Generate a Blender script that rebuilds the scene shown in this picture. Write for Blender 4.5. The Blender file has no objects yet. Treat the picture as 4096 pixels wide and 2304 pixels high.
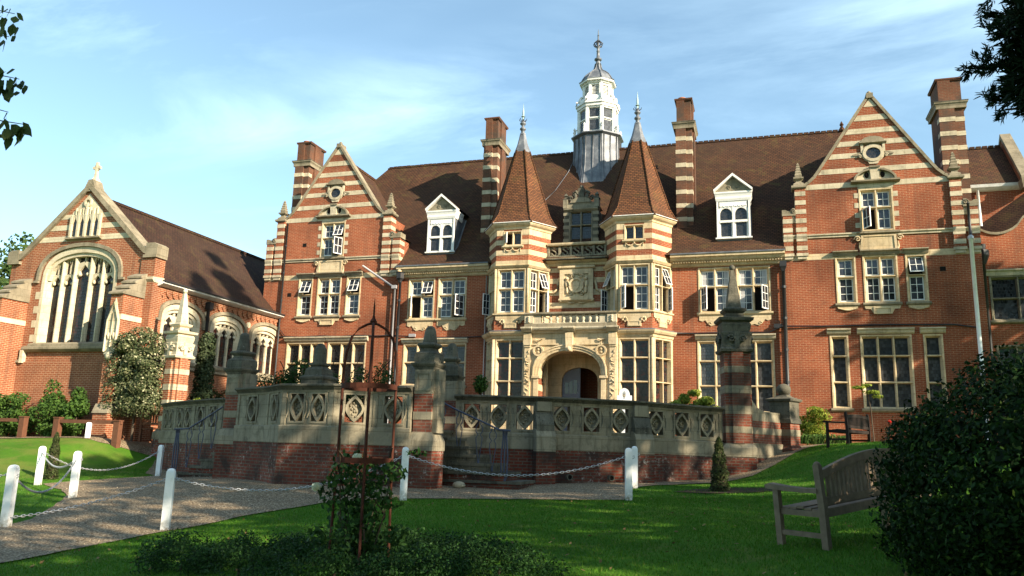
import bpy, bmesh, math, random
import numpy as np
from mathutils import Vector, Matrix, geometry
R=math.radians
sc=bpy.context.scene
col=sc.collection
# ------------------------------------------------------------------ camera
cd=bpy.data.cameras.new("camera"); cam=bpy.data.objects.new("camera",cd); col.objects.link(cam)
cd.lens=28.0; cd.sensor_width=36.0; cd.clip_start=.05; cd.clip_end=4000
CR=Vector((.955104,.294952,.027927)); CU=Vector((.031487,-.194783,.980341)); CF=Vector((-.294593,.935448,.195325))
cam.matrix_world=Matrix(((CR.x,CU.x,-CF.x,0),(CR.y,CU.y,-CF.y,0),(CR.z,CU.z,-CF.z,1.6),(0,0,0,1)))
sc.camera=cam
# ------------------------------------------------------------------ world, sun, exposure
SUN_AZ=R(66.5); SUN_EL=R(26)
SUN=Vector((math.sin(SUN_AZ)*math.cos(SUN_EL),-math.cos(SUN_AZ)*math.cos(SUN_EL),math.sin(SUN_EL)))
w=bpy.data.worlds.new("World"); sc.world=w; w.use_nodes=True
nt=w.node_tree; N=nt.nodes; L=nt.links; N.clear()
out=N.new("ShaderNodeOutputWorld"); bg=N.new("ShaderNodeBackground"); sky=N.new("ShaderNodeTexSky")
sky.sky_type='NISHITA'; sky.sun_disc=False; sky.sun_elevation=SUN_EL; sky.sun_rotation=math.atan2(SUN.x,SUN.y)
sky.altitude=50; sky.air_density=1.0; sky.dust_density=.6; sky.ozone_density=.6
tc=N.new("ShaderNodeTexCoord"); sep=N.new("ShaderNodeSeparateXYZ"); L.new(tc.outputs["Generated"],sep.inputs[0])
zz=N.new("ShaderNodeMath"); zz.operation='MAXIMUM'; L.new(sep.outputs[2],zz.inputs[0]); zz.inputs[1].default_value=.02
za=N.new("ShaderNodeMath"); za.operation='ADD'; L.new(zz.outputs[0],za.inputs[0]); za.inputs[1].default_value=.12
dx=N.new("ShaderNodeMath"); dx.operation='DIVIDE'; L.new(sep.outputs[0],dx.inputs[0]); L.new(za.outputs[0],dx.inputs[1])
dy=N.new("ShaderNodeMath"); dy.operation='DIVIDE'; L.new(sep.outputs[1],dy.inputs[0]); L.new(za.outputs[0],dy.inputs[1])
cmb=N.new("ShaderNodeCombineXYZ"); L.new(dx.outputs[0],cmb.inputs[0]); L.new(dy.outputs[0],cmb.inputs[1])
mp=N.new("ShaderNodeMapping"); mp.inputs["Rotation"].default_value=(0,0,R(-35)); mp.inputs["Scale"].default_value=(.75,1.7,1); mp.inputs["Location"].default_value=(9.1,7.7,0)
L.new(cmb.outputs[0],mp.inputs[0])
n1=N.new("ShaderNodeTexNoise"); n1.inputs["Scale"].default_value=1.1; n1.inputs["Detail"].default_value=9; n1.inputs["Roughness"].default_value=.62; n1.inputs["Distortion"].default_value=.5
L.new(mp.outputs[0],n1.inputs["Vector"])
n2=N.new("ShaderNodeTexNoise"); n2.inputs["Scale"].default_value=.8; n2.inputs["Detail"].default_value=3
L.new(mp.outputs[0],n2.inputs["Vector"])
r1=N.new("ShaderNodeMapRange"); r1.inputs[1].default_value=.48; r1.inputs[2].default_value=.74; L.new(n1.outputs["Fac"],r1.inputs[0])
r2=N.new("ShaderNodeMapRange"); r2.inputs[1].default_value=.42; r2.inputs[2].default_value=.66; L.new(n2.outputs["Fac"],r2.inputs[0])
mm=N.new("ShaderNodeMath"); mm.operation='MULTIPLY'; L.new(r1.outputs[0],mm.inputs[0]); L.new(r2.outputs[0],mm.inputs[1])
m3=N.new("ShaderNodeMath"); m3.operation='MULTIPLY'; m3.inputs[1].default_value=.55; m3b=N.new('ShaderNodeMath'); m3b.operation='ADD'; m3b.inputs[1].default_value=.05; m3b.use_clamp=True; L.new(mm.outputs[0],m3.inputs[0])
mx=N.new("ShaderNodeMixRGB"); L.new(m3.outputs[0],m3b.inputs[0]); L.new(m3b.outputs[0],mx.inputs[0]); tint=N.new('ShaderNodeMixRGB'); tint.blend_type='MULTIPLY'; tint.inputs[0].default_value=1; tint.inputs[2].default_value=(.93,1.08,1.04,1); L.new(sky.outputs[0],tint.inputs[1]); L.new(tint.outputs[0],mx.inputs[1]); mx.inputs[2].default_value=(6.6,8.9,10.2,1)
L.new(mx.outputs[0],bg.inputs[0]); bg.inputs[1].default_value=.097; L.new(bg.outputs[0],out.inputs[0])
sd=bpy.data.lights.new("sun",'SUN'); sd.energy=5.0; sd.angle=R(.53); sd.color=(1,.86,.66)
so=bpy.data.objects.new("sun",sd); col.objects.link(so); so.rotation_euler=SUN.to_track_quat('Z','Y').to_euler(); so.location=(30,-20,40)
sc.view_settings.view_transform='Standard'; sc.view_settings.look='None'; sc.view_settings.gamma=1; sc.view_settings.exposure=1.32
rng=random.Random(7); NR=np.random.default_rng(11)
# ------------------------------------------------------------------ materials
class Mat:
    def __init__(s,name,rough=.8,spec=.3,metal=0):
        s.m=bpy.data.materials.new(name); s.m.use_nodes=True; s.t=s.m.node_tree; s.b=s.t.nodes["Principled BSDF"]
        s.b.inputs["Roughness"].default_value=rough; s.b.inputs["Metallic"].default_value=metal
        s.b.inputs["Specular IOR Level"].default_value=spec
        s.geo=s.n("ShaderNodeNewGeometry")
    def n(s,t,**k):
        x=s.t.nodes.new(t)
        for a,b in k.items(): setattr(x,a,b)
        return x
    def l(s,a,b): s.t.links.new(a,b)
    def col(s,o): s.l(o,s.b.inputs["Base Color"])
    def noise(s,scale,detail=4,rough=.55,vec=None,dist=0):
        x=s.n("ShaderNodeTexNoise"); x.inputs["Scale"].default_value=scale; x.inputs["Detail"].default_value=detail; x.inputs["Roughness"].default_value=rough; x.inputs["Distortion"].default_value=dist
        s.l(vec or s.geo.outputs["Position"],x.inputs["Vector"]); return x.outputs["Fac"]
    def ramp(s,f,stops):
        x=s.n("ShaderNodeValToRGB"); e=x.color_ramp.elements
        while len(e)<len(stops): e.new(.5)
        for q,(p,c) in zip(e,stops): q.position=p; q.color=(*c,1)
        s.l(f,x.inputs[0]); return x.outputs[0]
    def mix(s,f,a,b,mode='MIX'):
        x=s.n("ShaderNodeMixRGB",blend_type=mode)
        for i,v in enumerate((f,a,b)):
            if isinstance(v,(int,float)): x.inputs[i].default_value=v if i==0 else (v,v,v,1)
            elif isinstance(v,tuple): x.inputs[i].default_value=(*v,1)
            else: s.l(v,x.inputs[i])
        return x.outputs[0]
    def rng(s,f,a,b,c=0,d=1):
        x=s.n("ShaderNodeMapRange"); s.l(f,x.inputs[0])
        for i,v in enumerate((a,b,c,d)): x.inputs[i+1].default_value=v
        return x.outputs[0]
    def math(s,op,a,b):
        x=s.n("ShaderNodeMath",operation=op)
        for i,v in enumerate((a,b)):
            if isinstance(v,(int,float)): x.inputs[i].default_value=v
            else: s.l(v,x.inputs[i])
        return x.outputs[0]
    def bump(s,h,strength=.3,dist=.01):
        x=s.n("ShaderNodeBump"); x.inputs["Strength"].default_value=strength; x.inputs["Distance"].default_value=dist
        s.l(h,x.inputs["Height"]); s.l(x.outputs[0],s.b.inputs["Normal"])
    def uz(s):
        c=s.n("ShaderNodeVectorMath",operation='CROSS_PRODUCT'); c.inputs[0].default_value=(0,0,1); s.l(s.geo.outputs["True Normal"],c.inputs[1])
        nm=s.n("ShaderNodeVectorMath",operation='NORMALIZE'); s.l(c.outputs[0],nm.inputs[0])
        d=s.n("ShaderNodeVectorMath",operation='DOT_PRODUCT'); s.l(nm.outputs[0],d.inputs[0]); s.l(s.geo.outputs["Position"],d.inputs[1])
        sp=s.n("ShaderNodeSeparateXYZ"); s.l(s.geo.outputs["Position"],sp.inputs[0]); s.z=sp.outputs[2]; s.u=d.outputs["Value"]
        v=s.n("ShaderNodeCombineXYZ"); s.l(s.u,v.inputs[0]); s.l(s.z,v.inputs[1]); return v.outputs[0]
    def bricks(s,vec,w,h,mort,c1,c2,cm,bias=0):
        x=s.n("ShaderNodeTexBrick"); x.inputs["Scale"].default_value=1; x.inputs["Brick Width"].default_value=w; x.inputs["Row Height"].default_value=h
        x.inputs["Mortar Size"].default_value=mort; x.inputs["Mortar Smooth"].default_value=.15; x.inputs["Bias"].default_value=bias
        for i,c in (("Color1",c1),("Color2",c2),("Mortar",cm)): x.inputs[i].default_value=(*c,1)
        s.l(vec,x.inputs["Vector"]); return x
def m_brick(name,c1,c2,cm,w=.225,h=.0715,mort=.009,dirt=.35,white=0,dark=None):
    M=Mat(name,.9,.2); v=M.uz(); b=M.bricks(v,w,h,mort,c1,c2,cm,-.1)
    b2=M.bricks(v,w,h,.0,(.62,.62,.62),(1.25,1.15,1.05),(1,1,1),.25); b2.offset=.5
    c=M.mix(.75,b.outputs["Color"],b2.outputs["Color"],'MULTIPLY')
    big=M.noise(.55,5,.6); c=M.mix(dirt,c,M.ramp(big,[(.3,(.45,.4,.38)),(.6,(1.1,1.05,1.0))]),'MULTIPLY')
    smap=M.n('ShaderNodeMapping'); smap.inputs['Scale'].default_value=(2.6,2.6,.22); M.l(M.geo.outputs['Position'],smap.inputs[0]); stk=M.noise(1,6,.65,smap.outputs[0]); c=M.mix(M.rng(stk,.5,.74,0,.6),c,(.10,.052,.036)); pb=M.bricks(v,1.35,.93,0,(.74,.72,.72),(1.16,1.1,1.06),(1,1,1),.1); c=M.mix(.55,c,pb.outputs['Color'],'MULTIPLY'); pale=M.noise(.9,5,.7,dist=1.0); c=M.mix(M.rng(pale,.62,.76,0,.3),c,(.42,.25,.17))
    fine=M.noise(6,5,.7); c=M.mix(.35,c,M.ramp(fine,[(.3,(.55,.5,.5)),(.7,(1.25,1.2,1.15))]),'MULTIPLY')
    if dark:
        st=M.noise(1.3,6,.65); c=M.mix(M.rng(st,.45,.62,0,.85),c,dark)
    if white:
        wn=M.noise(9,7,.75); wz=M.noise(1.1,3); f=M.math('MULTIPLY',M.rng(wn,.55,.66),M.rng(wz,.44,.6,0,white)); c=M.mix(f,c,(.5,.48,.44))
    M.col(c); M.bump(b.outputs["Fac"],-.5,.008); return M.m
def m_stone(name,a,b_,stain=.4,sc_=1.2,stcol=(.12,.11,.085),bs=.25,pit=0):
    M=Mat(name,.88,.2); n=M.noise(sc_,6,.6); c=M.ramp(n,[(.3,a),(.7,b_)])
    st=M.noise(2.6,7,.7,dist=.6); c=M.mix(M.rng(st,.52,.72,0,stain),c,stcol)
    smap=M.n('ShaderNodeMapping'); smap.inputs['Scale'].default_value=(5,5,.5); M.l(M.geo.outputs['Position'],smap.inputs[0]); stk=M.noise(1,6,.65,smap.outputs[0]); c=M.mix(M.rng(stk,.52,.72,0,stain),c,stcol)
    vv=M.uz(); jb=M.bricks(vv,.62,.31,.006,(.86,.86,.86),(1.12,1.1,1.06),(.45,.42,.36),0); c=M.mix(.7,c,jb.outputs['Color'],'MULTIPLY')
    f=M.noise(22,5,.7); c=M.mix(.3,c,M.ramp(f,[(.3,(.6,.6,.6)),(.7,(1.2,1.2,1.2))]),'MULTIPLY')
    if pit:
        p=M.noise(14,4,.6); c=M.mix(M.rng(p,.6,.68,0,.8),c,(.03,.03,.025))
        q=M.noise(18,4,.7); c=M.mix(M.rng(q,.64,.72,0,.6),c,(.4,.39,.33))
    M.col(c); M.bump(f,bs,.02); return M.m
def m_plain(name,c,rough=.6,spec=.4,metal=0,var=.2,sc_=5,dirt=None):
    M=Mat(name,rough,spec,metal); n=M.noise(sc_,5,.65)
    k=M.mix(var,c,M.ramp(n,[(.3,(.4,.4,.4)),(.7,(1.3,1.3,1.3))]),'MULTIPLY')
    if dirt: k=M.mix(M.rng(M.noise(3,6,.7),.5,.7,0,.6),k,dirt)
    M.col(k); M.bump(n,.1,.01); return M.m
def m_tile(name,a,b_,moss=.5):
    M=Mat(name,.9,.2); v=M.uz(); b=M.bricks(v,.17,.085,.012,a,b_,(.012,.008,.006),-.1)
    c=b.outputs["Color"]
    c=M.mix(.6,c,M.ramp(M.noise(.8,6,.65),[(.3,(.5,.45,.42)),(.7,(1.35,1.25,1.2))]),'MULTIPLY')
    c=M.mix(M.rng(M.noise(1.6,7,.7,dist=.8),.52,.72,0,moss),c,(.085,.068,.022)); c=M.mix(M.rng(M.noise(.33,4,.6,dist=.5),.45,.62,0,.45),c,(.05,.03,.02)); c=M.mix(M.rng(M.noise(26,3,.7),.66,.74,0,.5),c,(.2,.13,.08))
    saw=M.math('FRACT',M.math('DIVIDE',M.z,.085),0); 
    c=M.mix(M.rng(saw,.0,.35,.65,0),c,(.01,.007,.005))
    c=M.mix(.4,c,M.ramp(M.noise(14,4,.7),[(.3,(.5,.5,.5)),(.7,(1.4,1.3,1.25))]),'MULTIPLY')
    M.col(c); M.bump(saw,-.5,.02); return M.m
def m_leaf(name,a,b_,tr=.25,rough=.5,c3=None):
    M=Mat(name,max(rough,.6),.12); g=M.geo.outputs["Random Per Island"]
    st=[(0,a),(.86,b_)]+([(.965,c3)] if c3 else [(1,tuple(min(1,x*1.5) for x in b_))])
    c=M.ramp(g,st); M.col(c)
    if tr:
        t=M.n("ShaderNodeBsdfTranslucent"); M.l(c,t.inputs[0]); mixs=M.n("ShaderNodeMixShader"); mixs.inputs[0].default_value=tr
        o=[x for x in M.t.nodes if x.type=='OUTPUT_MATERIAL'][0]; M.l(M.b.outputs[0],mixs.inputs[1]); M.l(t.outputs[0],mixs.inputs[2]); M.l(mixs.outputs[0],o.inputs[0])
    return M.m
def m_glass(name,c=(.012,.013,.016),lead=False,bumpy=.08,tint=None):
    M=Mat(name,.06,.35 if tint else .55); n=M.noise(2.2,2,.5)
    if lead:
        v=M.uz(); b=M.bricks(v,.11,.13,.009,c,tuple(x*2.4+.006 for x in c),(.01,.01,.01),-.15)
        cc=b.outputs["Color"]
        if tint: cc=M.mix(M.rng(M.noise(5,3),.56,.62,0,.8),cc,tint)
        M.col(cc); M.l(M.rng(b.outputs["Fac"],0,1,.08,.7),M.b.inputs["Roughness"])
        b3=M.bricks(v,.11,.13,0,(.2,.2,.2),(.8,.8,.8),(0,0,0)); h=M.math('ADD',M.math('MULTIPLY',b3.outputs["Color"],M.noise(9,2)),n); M.bump(h,.28,.03)
    else:
        M.col(M.mix(M.rng(n,.4,.65),c,tuple(x*4 for x in c))); M.bump(n,bumpy,.02)
    return M.m
BR=(.40,.125,.048)
MT=dict(
 brick=m_brick("red_brick",(.30,.080,.033),(.165,.045,.023),(.32,.21,.14),dirt=.75),
 brick_chapel=m_brick("chapel_brick",(.295,.092,.04),(.18,.052,.025),(.38,.27,.18),h=.0735,mort=.011,dirt=.3),
 brick_old=m_brick("terrace_brick",(.21,.052,.03),(.10,.032,.023),(.13,.115,.095),w=.23,h=.082,mort=.012,dirt=.7,white=.75,dark=(.03,.024,.021)),
 brick_pier=m_brick("pier_brick",(.27,.075,.045),(.17,.05,.033),(.2,.16,.13),w=.23,h=.078,mort=.012,dirt=.5,dark=(.06,.04,.032)),
 brick_soot=m_brick("chimney_brick",(.165,.065,.038),(.09,.04,.027),(.15,.115,.08),dirt=.8,dark=(.06,.045,.035)),
 stone=m_stone("honey_stone",(.48,.365,.215),(.62,.505,.335),.6,.9,(.21,.165,.10)),
 stone_band=m_stone("pale_stone",(.40,.34,.235),(.57,.50,.37),.6,1.0,(.19,.165,.115)),
 stone_grey=m_stone("weathered_stone",(.18,.158,.112),(.30,.265,.19),.8,.9,(.07,.063,.045)),
 stone_dark=m_stone("blackened_stone",(.075,.07,.054),(.16,.148,.112),.85,1.6,(.028,.026,.02),.5,1),
 stone_chapel=m_stone("chapel_stone",(.46,.395,.27),(.63,.56,.42),.5,.9,(.28,.24,.16)),
 coping=m_stone("lichened_coping",(.17,.145,.10),(.31,.265,.19),.6,1.5,(.09,.08,.05)),
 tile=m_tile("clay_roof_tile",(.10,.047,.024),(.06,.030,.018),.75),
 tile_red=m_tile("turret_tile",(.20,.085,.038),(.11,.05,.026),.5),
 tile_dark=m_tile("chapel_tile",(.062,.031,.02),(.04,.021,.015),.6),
 lead=m_plain("lead_sheet",(.14,.15,.168),.55,.4,.3,.5,3,(.27,.27,.265)),
 white=m_plain("white_paint",(.72,.71,.67),.5,.4,0,.12,6),
 white_old=m_plain("weathered_white_paint",(.72,.72,.69),.6,.4,0,.3,4,(.34,.32,.27)),
 post=m_plain("glossy_white_paint",(.82,.83,.83),.4,.5,0,.1,4,(.62,.62,.56)),
 glass=m_glass("window_glass"), glass_lead=m_glass("leaded_glass",(.012,.013,.015),True),
 glass_stain=m_glass("stained_leaded_glass",(.012,.010,.010),True,tint=(.06,.012,.008)),
 glass_grey=m_glass("grey_bottle_glass",(.03,.032,.036),True),
 dark=m_plain("dark_interior",(.012,.010,.009),.9,.1),
 iron=m_plain("black_iron",(.022,.022,.024),.5,.4), rust=m_plain("rusted_iron",(.075,.024,.014),.85,.2,.1,.6,9,(.03,.014,.01)),
 blue=m_plain("blue_painted_iron",(.055,.066,.11),.5,.4,0,.3,9), pipe_grey=m_plain("grey_plastic_pipe",(.30,.29,.30),.5,.4,0,.15),
 galv=m_plain("galvanised_chain",(.42,.43,.45),.45,.5,.4,.3,20),
 door=m_plain("blue_grey_door",(.13,.155,.205),.5,.4,0,.1),
 oak=m_plain("weathered_bench_wood",(.20,.15,.105),.8,.2,0,.5,9), brown=m_plain("brown_stained_wood",(.13,.055,.03),.75,.25,0,.4,8), shadewood=m_plain("shaded_wood",(.02,.012,.009),.7,.25,0,.4,9),  # last wood is darkened, putting the far bench's shade into its colour
 bark=m_plain("bark",(.075,.058,.042),.95,.1,0,.6,6), soil=m_plain("bare_soil",(.055,.04,.028),.95,.1,0,.6,12),
 curtain=m_plain("pale_curtain",(.45,.45,.46),.9,.1,0,.3,6), pot=m_plain("terracotta",(.36,.14,.07),.85,.2,0,.3),
 copper=m_plain("verdigris_lead",(.34,.44,.42),.6,.3,.2,.3,6), floor=m_plain("low_bounce_floor",(.12,.10,.08),.9,.2,0,.4,2),  # floor colour darkened to cut light bounced onto the facade
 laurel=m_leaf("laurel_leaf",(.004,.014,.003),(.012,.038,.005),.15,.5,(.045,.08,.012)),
 ivy=m_leaf("variegated_leaf",(.03,.048,.018),(.125,.135,.062),.1,.5,(.38,.36,.22)),
 shrub=m_leaf("shrub_leaf",(.025,.06,.012),(.07,.13,.025),.25,.4),
 ivyd=m_leaf("dark_ivy_leaf",(.02,.035,.015),(.06,.075,.035),.1,.5),
 yellow=m_leaf("lime_leaf",(.10,.16,.02),(.28,.32,.05),.35,.5),
 yew=m_leaf("conifer_needle",(.006,.014,.007),(.016,.032,.014),.1,.6),
 cypress=m_leaf("cypress_leaf",(.02,.03,.01),(.05,.065,.02),.1,.6),
 tree=m_leaf("tree_leaf",(.03,.06,.015),(.07,.11,.03),.3,.5), box=m_leaf("low_shrub_leaf",(.009,.028,.007),(.024,.065,.014),.2,.5),
 rose=m_leaf("rose_leaf",(.014,.042,.009),(.035,.08,.018),.25,.4), petal=m_leaf("rose_petal",(.55,.58,.40),(.75,.75,.55),.3,.6),
 bigleaf=m_leaf("broad_leaf",(.05,.075,.02),(.10,.13,.035),.35,.4,(.2,.2,.06)),
 pink=m_leaf("pink_petal",(.6,.2,.25),(.8,.4,.45),.3,.6), redp=m_leaf("red_petal",(.6,.02,.02),(.7,.05,.03),.3,.6),
 strap=m_leaf("strap_leaf",(.04,.09,.02),(.09,.16,.04),.25,.4), grass=m_leaf("grass_blade",(.036,.115,.007),(.085,.205,.016),.3,.6,(.17,.2,.05)),
)
def m_lawn():
    M=Mat("mown_lawn",.95,.1); p=M.geo.outputs["Position"]
    c=M.ramp(M.noise(.45,5,.6),[(.3,(.036,.105,.008)),(.55,(.062,.165,.012)),(.75,(.115,.18,.022))])
    c=M.mix(M.rng(M.noise(1.3,5,.65,dist=.4),.54,.72,0,.6),c,(.15,.15,.045)); c=M.mix(M.rng(M.noise(3.1,4,.7,dist=.8),.6,.72,0,.45),c,(.03,.09,.02))
    sp=M.n("ShaderNodeSeparateXYZ"); M.l(p,sp.inputs[0]); bank_sun=M.math('MULTIPLY',M.rng(sp.outputs[0],-17,-22),M.rng(M.noise(.8,4),.4,.65,.05,.6)); c=M.mix(bank_sun,c,(.16,.17,.04))  # sunlit yellow of the left bank put into the grass colour
    f=M.noise(55,3,.7); c=M.mix(.6,c,M.ramp(f,[(.3,(.45,.45,.4)),(.7,(1.45,1.4,1.3))]),'MULTIPLY')
    M.col(c); M.bump(f,.6,.03); return M.m
def m_gravel():
    M=Mat("pea_gravel",.9,.25); v=M.n("ShaderNodeTexVoronoi"); v.inputs["Scale"].default_value=38; M.l(M.geo.outputs["Position"],v.inputs["Vector"])
    sp=M.n("ShaderNodeSeparateColor"); M.l(v.outputs["Color"],sp.inputs[0])
    c=M.ramp(sp.outputs[0],[(0,(.08,.055,.03)),(.35,(.235,.165,.095)),(.7,(.37,.28,.17)),(1,(.52,.43,.30))])
    c=M.mix(M.rng(v.outputs["Distance"],.35,.75,0,.75),c,(.05,.038,.025))
    c=M.mix(.5,c,M.ramp(M.noise(1.1,5,.65),[(.3,(.6,.58,.55)),(.7,(1.2,1.18,1.15))]),'MULTIPLY')
    M.col(c); M.bump(v.outputs["Distance"],-.8,.02); return M.m
def m_post():
    M=Mat("post_paint",.4,.45); tcn=M.n("ShaderNodeTexCoord"); sp=M.n("ShaderNodeSeparateXYZ"); M.l(tcn.outputs["Object"],sp.inputs[0])
    n=M.noise(14,6,.7); f=M.math('MULTIPLY',M.rng(sp.outputs[2],.28,.0),M.rng(n,.35,.6)); c=M.mix(M.rng(M.noise(7,6,.7),.55,.7,0,.35),(.82,.83,.83),(.55,.56,.48)); c=M.mix(f,c,(.20,.17,.10)); M.col(c); M.bump(n,.12,.01); return M.m
MT['bollard']=m_post()
MT["litter"]=m_leaf("fallen_leaf",(.10,.06,.025),(.22,.15,.06),.1); MT["pebble"]=m_leaf("loose_stone",(.12,.085,.05),(.42,.34,.24),0)
MT['lawn']=m_lawn(); MT['gravel']=m_gravel()
# ------------------------------------------------------------------ helpers
class Fr:
    """A wall frame: u runs along the wall, n points out of it, z up."""
    def __init__(s,ox,oy,ux=1,uy=0):
        k=math.hypot(ux,uy); s.o=(ox,oy); s.u=(ux/k,uy/k); s.n=(uy/k,-ux/k)
    def p(s,u,n,z): return (s.o[0]+s.u[0]*u+s.n[0]*n, s.o[1]+s.u[1]*u+s.n[1]*n, z)
def F2(a,b): return Fr(a[0],a[1],b[0]-a[0],b[1]-a[1]), math.hypot(b[0]-a[0],b[1]-a[1])
class MB:
    def __init__(s): s.v=[]; s.f=[]; s.m=[]; s.sm=[]
    def poly(s,pts,m,sm=False):
        i=len(s.v); s.v+=[tuple(p) for p in pts]; s.f.append(tuple(range(i,i+len(pts)))); s.m.append(m); s.sm.append(sm)
    def hexa(s,P,m):
        i=len(s.v); s.v+=[tuple(p) for p in P]
        for q in ((0,3,2,1),(4,5,6,7),(0,1,5,4),(1,2,6,5),(2,3,7,6),(3,0,4,7)): s.f.append(tuple(i+k for k in q)); s.m.append(m); s.sm.append(False)
    def box(s,F,u0,u1,n0,n1,z0,z1,m):
        s.hexa([F.p(u0,n0,z0),F.p(u1,n0,z0),F.p(u1,n1,z0),F.p(u0,n1,z0),F.p(u0,n0,z1),F.p(u1,n0,z1),F.p(u1,n1,z1),F.p(u0,n1,z1)],m)
    def extr(s,A,B,m,cap=True):
        i=len(s.v); n=len(A); s.v+=[tuple(p) for p in A]+[tuple(p) for p in B]
        for k in range(n): s.f.append((i+k,i+(k+1)%n,i+n+(k+1)%n,i+n+k)); s.m.append(m); s.sm.append(False)
        if cap:
            s.f.append(tuple(range(i,i+n))[::-1]); s.f.append(tuple(range(i+n,i+2*n))); s.m+=[m,m]; s.sm+=[False,False]
    def fprism(s,F,uz,n0,n1,m): s.extr([F.p(u,n0,z) for u,z in uz],[F.p(u,n1,z) for u,z in uz],m)
    def vprism(s,F,un,z0,z1,m): s.extr([F.p(u,n,z0) for u,n in un],[F.p(u,n,z1) for u,n in un],m)
    def uprism(s,F,nz,u0,u1,m): s.extr([F.p(u0,n,z) for n,z in nz],[F.p(u1,n,z) for n,z in nz],m)
    def ring(s,F,outer,inner,n0,n1,m):
        k=len(outer)
        for i in range(k):
            j=(i+1)%k
            q=[outer[i],outer[j],inner[j],inner[i]]
            s.extr([F.p(u,n0,z) for u,z in q],[F.p(u,n1,z) for u,z in q],m)
    def lathe(s,cx,cy,prof,seg,m,rot=0,sm=False,sx=1,sy=1):
        i=len(s.v); n=len(prof)
        for k in range(seg):
            a=rot+2*math.pi*k/seg; c,q=math.cos(a)*sx,math.sin(a)*sy
            s.v+=[(cx+r*c,cy+r*q,z) for r,z in prof]
        for k in range(seg):
            A=i+k*n; B=i+((k+1)%seg)*n
            for j in range(n-1): s.f.append((A+j,B+j,B+j+1,A+j+1)); s.m.append(m); s.sm.append(sm)
        s.f.append(tuple(i+k*n for k in range(seg))[::-1]); s.f.append(tuple(i+k*n+n-1 for k in range(seg))); s.m+=[m,m]; s.sm+=[False,False]
    def sq(s,cx,cy,prof,m,ang=0):   # square-plan lathe; r = half side
        s.lathe(cx,cy,[(r*1.41421,z) for r,z in prof],4,m,ang+math.pi/4)
    def tube(s,pts,r,seg,m,sm=True):
        pts=[Vector(p) for p in pts]; i=len(s.v); n=len(pts)
        for k,p in enumerate(pts):
            t=(pts[min(k+1,n-1)]-pts[max(k-1,0)]).normalized(); a=Vector((0,0,1)) if abs(t.z)<.9 else Vector((1,0,0))
            x=t.cross(a).normalized(); y=t.cross(x); rr=r[k] if isinstance(r,(list,tuple)) else r
            for q in range(seg):
                h=2*math.pi*q/seg; s.v.append(tuple(p+x*math.cos(h)*rr+y*math.sin(h)*rr))
        for k in range(n-1):
            for q in range(seg):
                q2=(q+1)%seg; s.f.append((i+k*seg+q,i+k*seg+q2,i+(k+1)*seg+q2,i+(k+1)*seg+q)); s.m.append(m); s.sm.append(sm)
        s.f.append(tuple(i+q for q in range(seg))); s.f.append(tuple(i+(n-1)*seg+q for q in range(seg))[::-1]); s.m+=[m,m]; s.sm+=[False,False]
    def ball(s,c,r,m,seg=12,sx=1,sy=1,sz=1):
        s.lathe(c[0],c[1],[(max(.001,r*math.sin(math.pi*k/8)),c[2]-r*sz*math.cos(math.pi*k/8)) for k in range(9)],seg,m,0,True,sx,sy)
    def mould(s,path,prof,m,closed=False,cap=True):   # profile (out,z) swept along a plan path, outward = right of travel
        P=[Vector(p[:2]) for p in path]; zo=[p[2] if len(p)>2 else 0 for p in path]; n=len(P); off=[]
        for k in range(n):
            ds=[]
            if k>0 or closed: ds.append((P[k]-P[k-1]).normalized())
            if k<n-1 or closed: ds.append((P[(k+1)%n]-P[k]).normalized())
            ns=[Vector((d.y,-d.x)) for d in ds]
            if len(ns)==2: b=(ns[0]+ns[1]); b=b/max(.25,b.length_squared)*2 if b.length>1e-6 else ns[0]
            else: b=ns[0]
            off.append(b)
        i=len(s.v); q=len(prof)
        for k in range(n): s.v+=[(P[k].x+off[k].x*o,P[k].y+off[k].y*o,z+zo[k]) for o,z in prof]
        for k in range(n if closed else n-1):
            A=i+k*q; B=i+((k+1)%n)*q
            for j in range(q): s.f.append((A+j,B+j,B+(j+1)%q,A+(j+1)%q)); s.m.append(m); s.sm.append(False)
        if cap and not closed:
            s.f.append(tuple(range(i,i+q))[::-1]); s.f.append(tuple(range(i+(n-1)*q,i+n*q))); s.m+=[m,m]; s.sm+=[False,False]
    def wall(s,F,u0,u1,z0,z1,holes,m,n=0):
        us=sorted({u0,u1,*[min(max(x,u0),u1) for h in holes for x in h[:2]]}); zs=sorted({z0,z1,*[min(max(x,z0),z1) for h in holes for x in h[2:4]]})
        for a,b in zip(us,us[1:]):
            for c,d in zip(zs,zs[1:]):
                if any(h[0]-1e-6<(a+b)/2<h[1]+1e-6 and h[2]-1e-6<(c+d)/2<h[3]+1e-6 for h in holes): continue
                s.poly([F.p(a,n,c),F.p(b,n,c),F.p(b,n,d),F.p(a,n,d)],m)
    def strips(s,F,us,lo,hi,m,n=0):
        for a,b in zip(us,us[1:]): 
            if hi(a)-lo(a)>1e-4 or hi(b)-lo(b)>1e-4: s.poly([F.p(a,n,lo(a)),F.p(b,n,lo(b)),F.p(b,n,hi(b)),F.p(a,n,hi(a))],m)
    def build(s,name,parent=None,label=None):
        names=[]; idx=[]
        for m in s.m:
            if m not in names: names.append(m)
            idx.append(names.index(m))
        me=bpy.data.meshes.new(name); me.from_pydata(s.v,[],s.f)
        for k in names: me.materials.append(MT[k])
        me.polygons.foreach_set("material_index",idx); me.polygons.foreach_set("use_smooth",s.sm); me.update()
        o=bpy.data.objects.new(name,me); col.objects.link(o)
        if parent: adopt(o,parent)
        if label: o['label']=label
        return o
def wloc(p):
    m=Matrix.Identity(4)
    while p is not None: m=Matrix.Translation(p.location) @ m if p.type=='EMPTY' else m; p=p.parent
    return m
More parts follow.
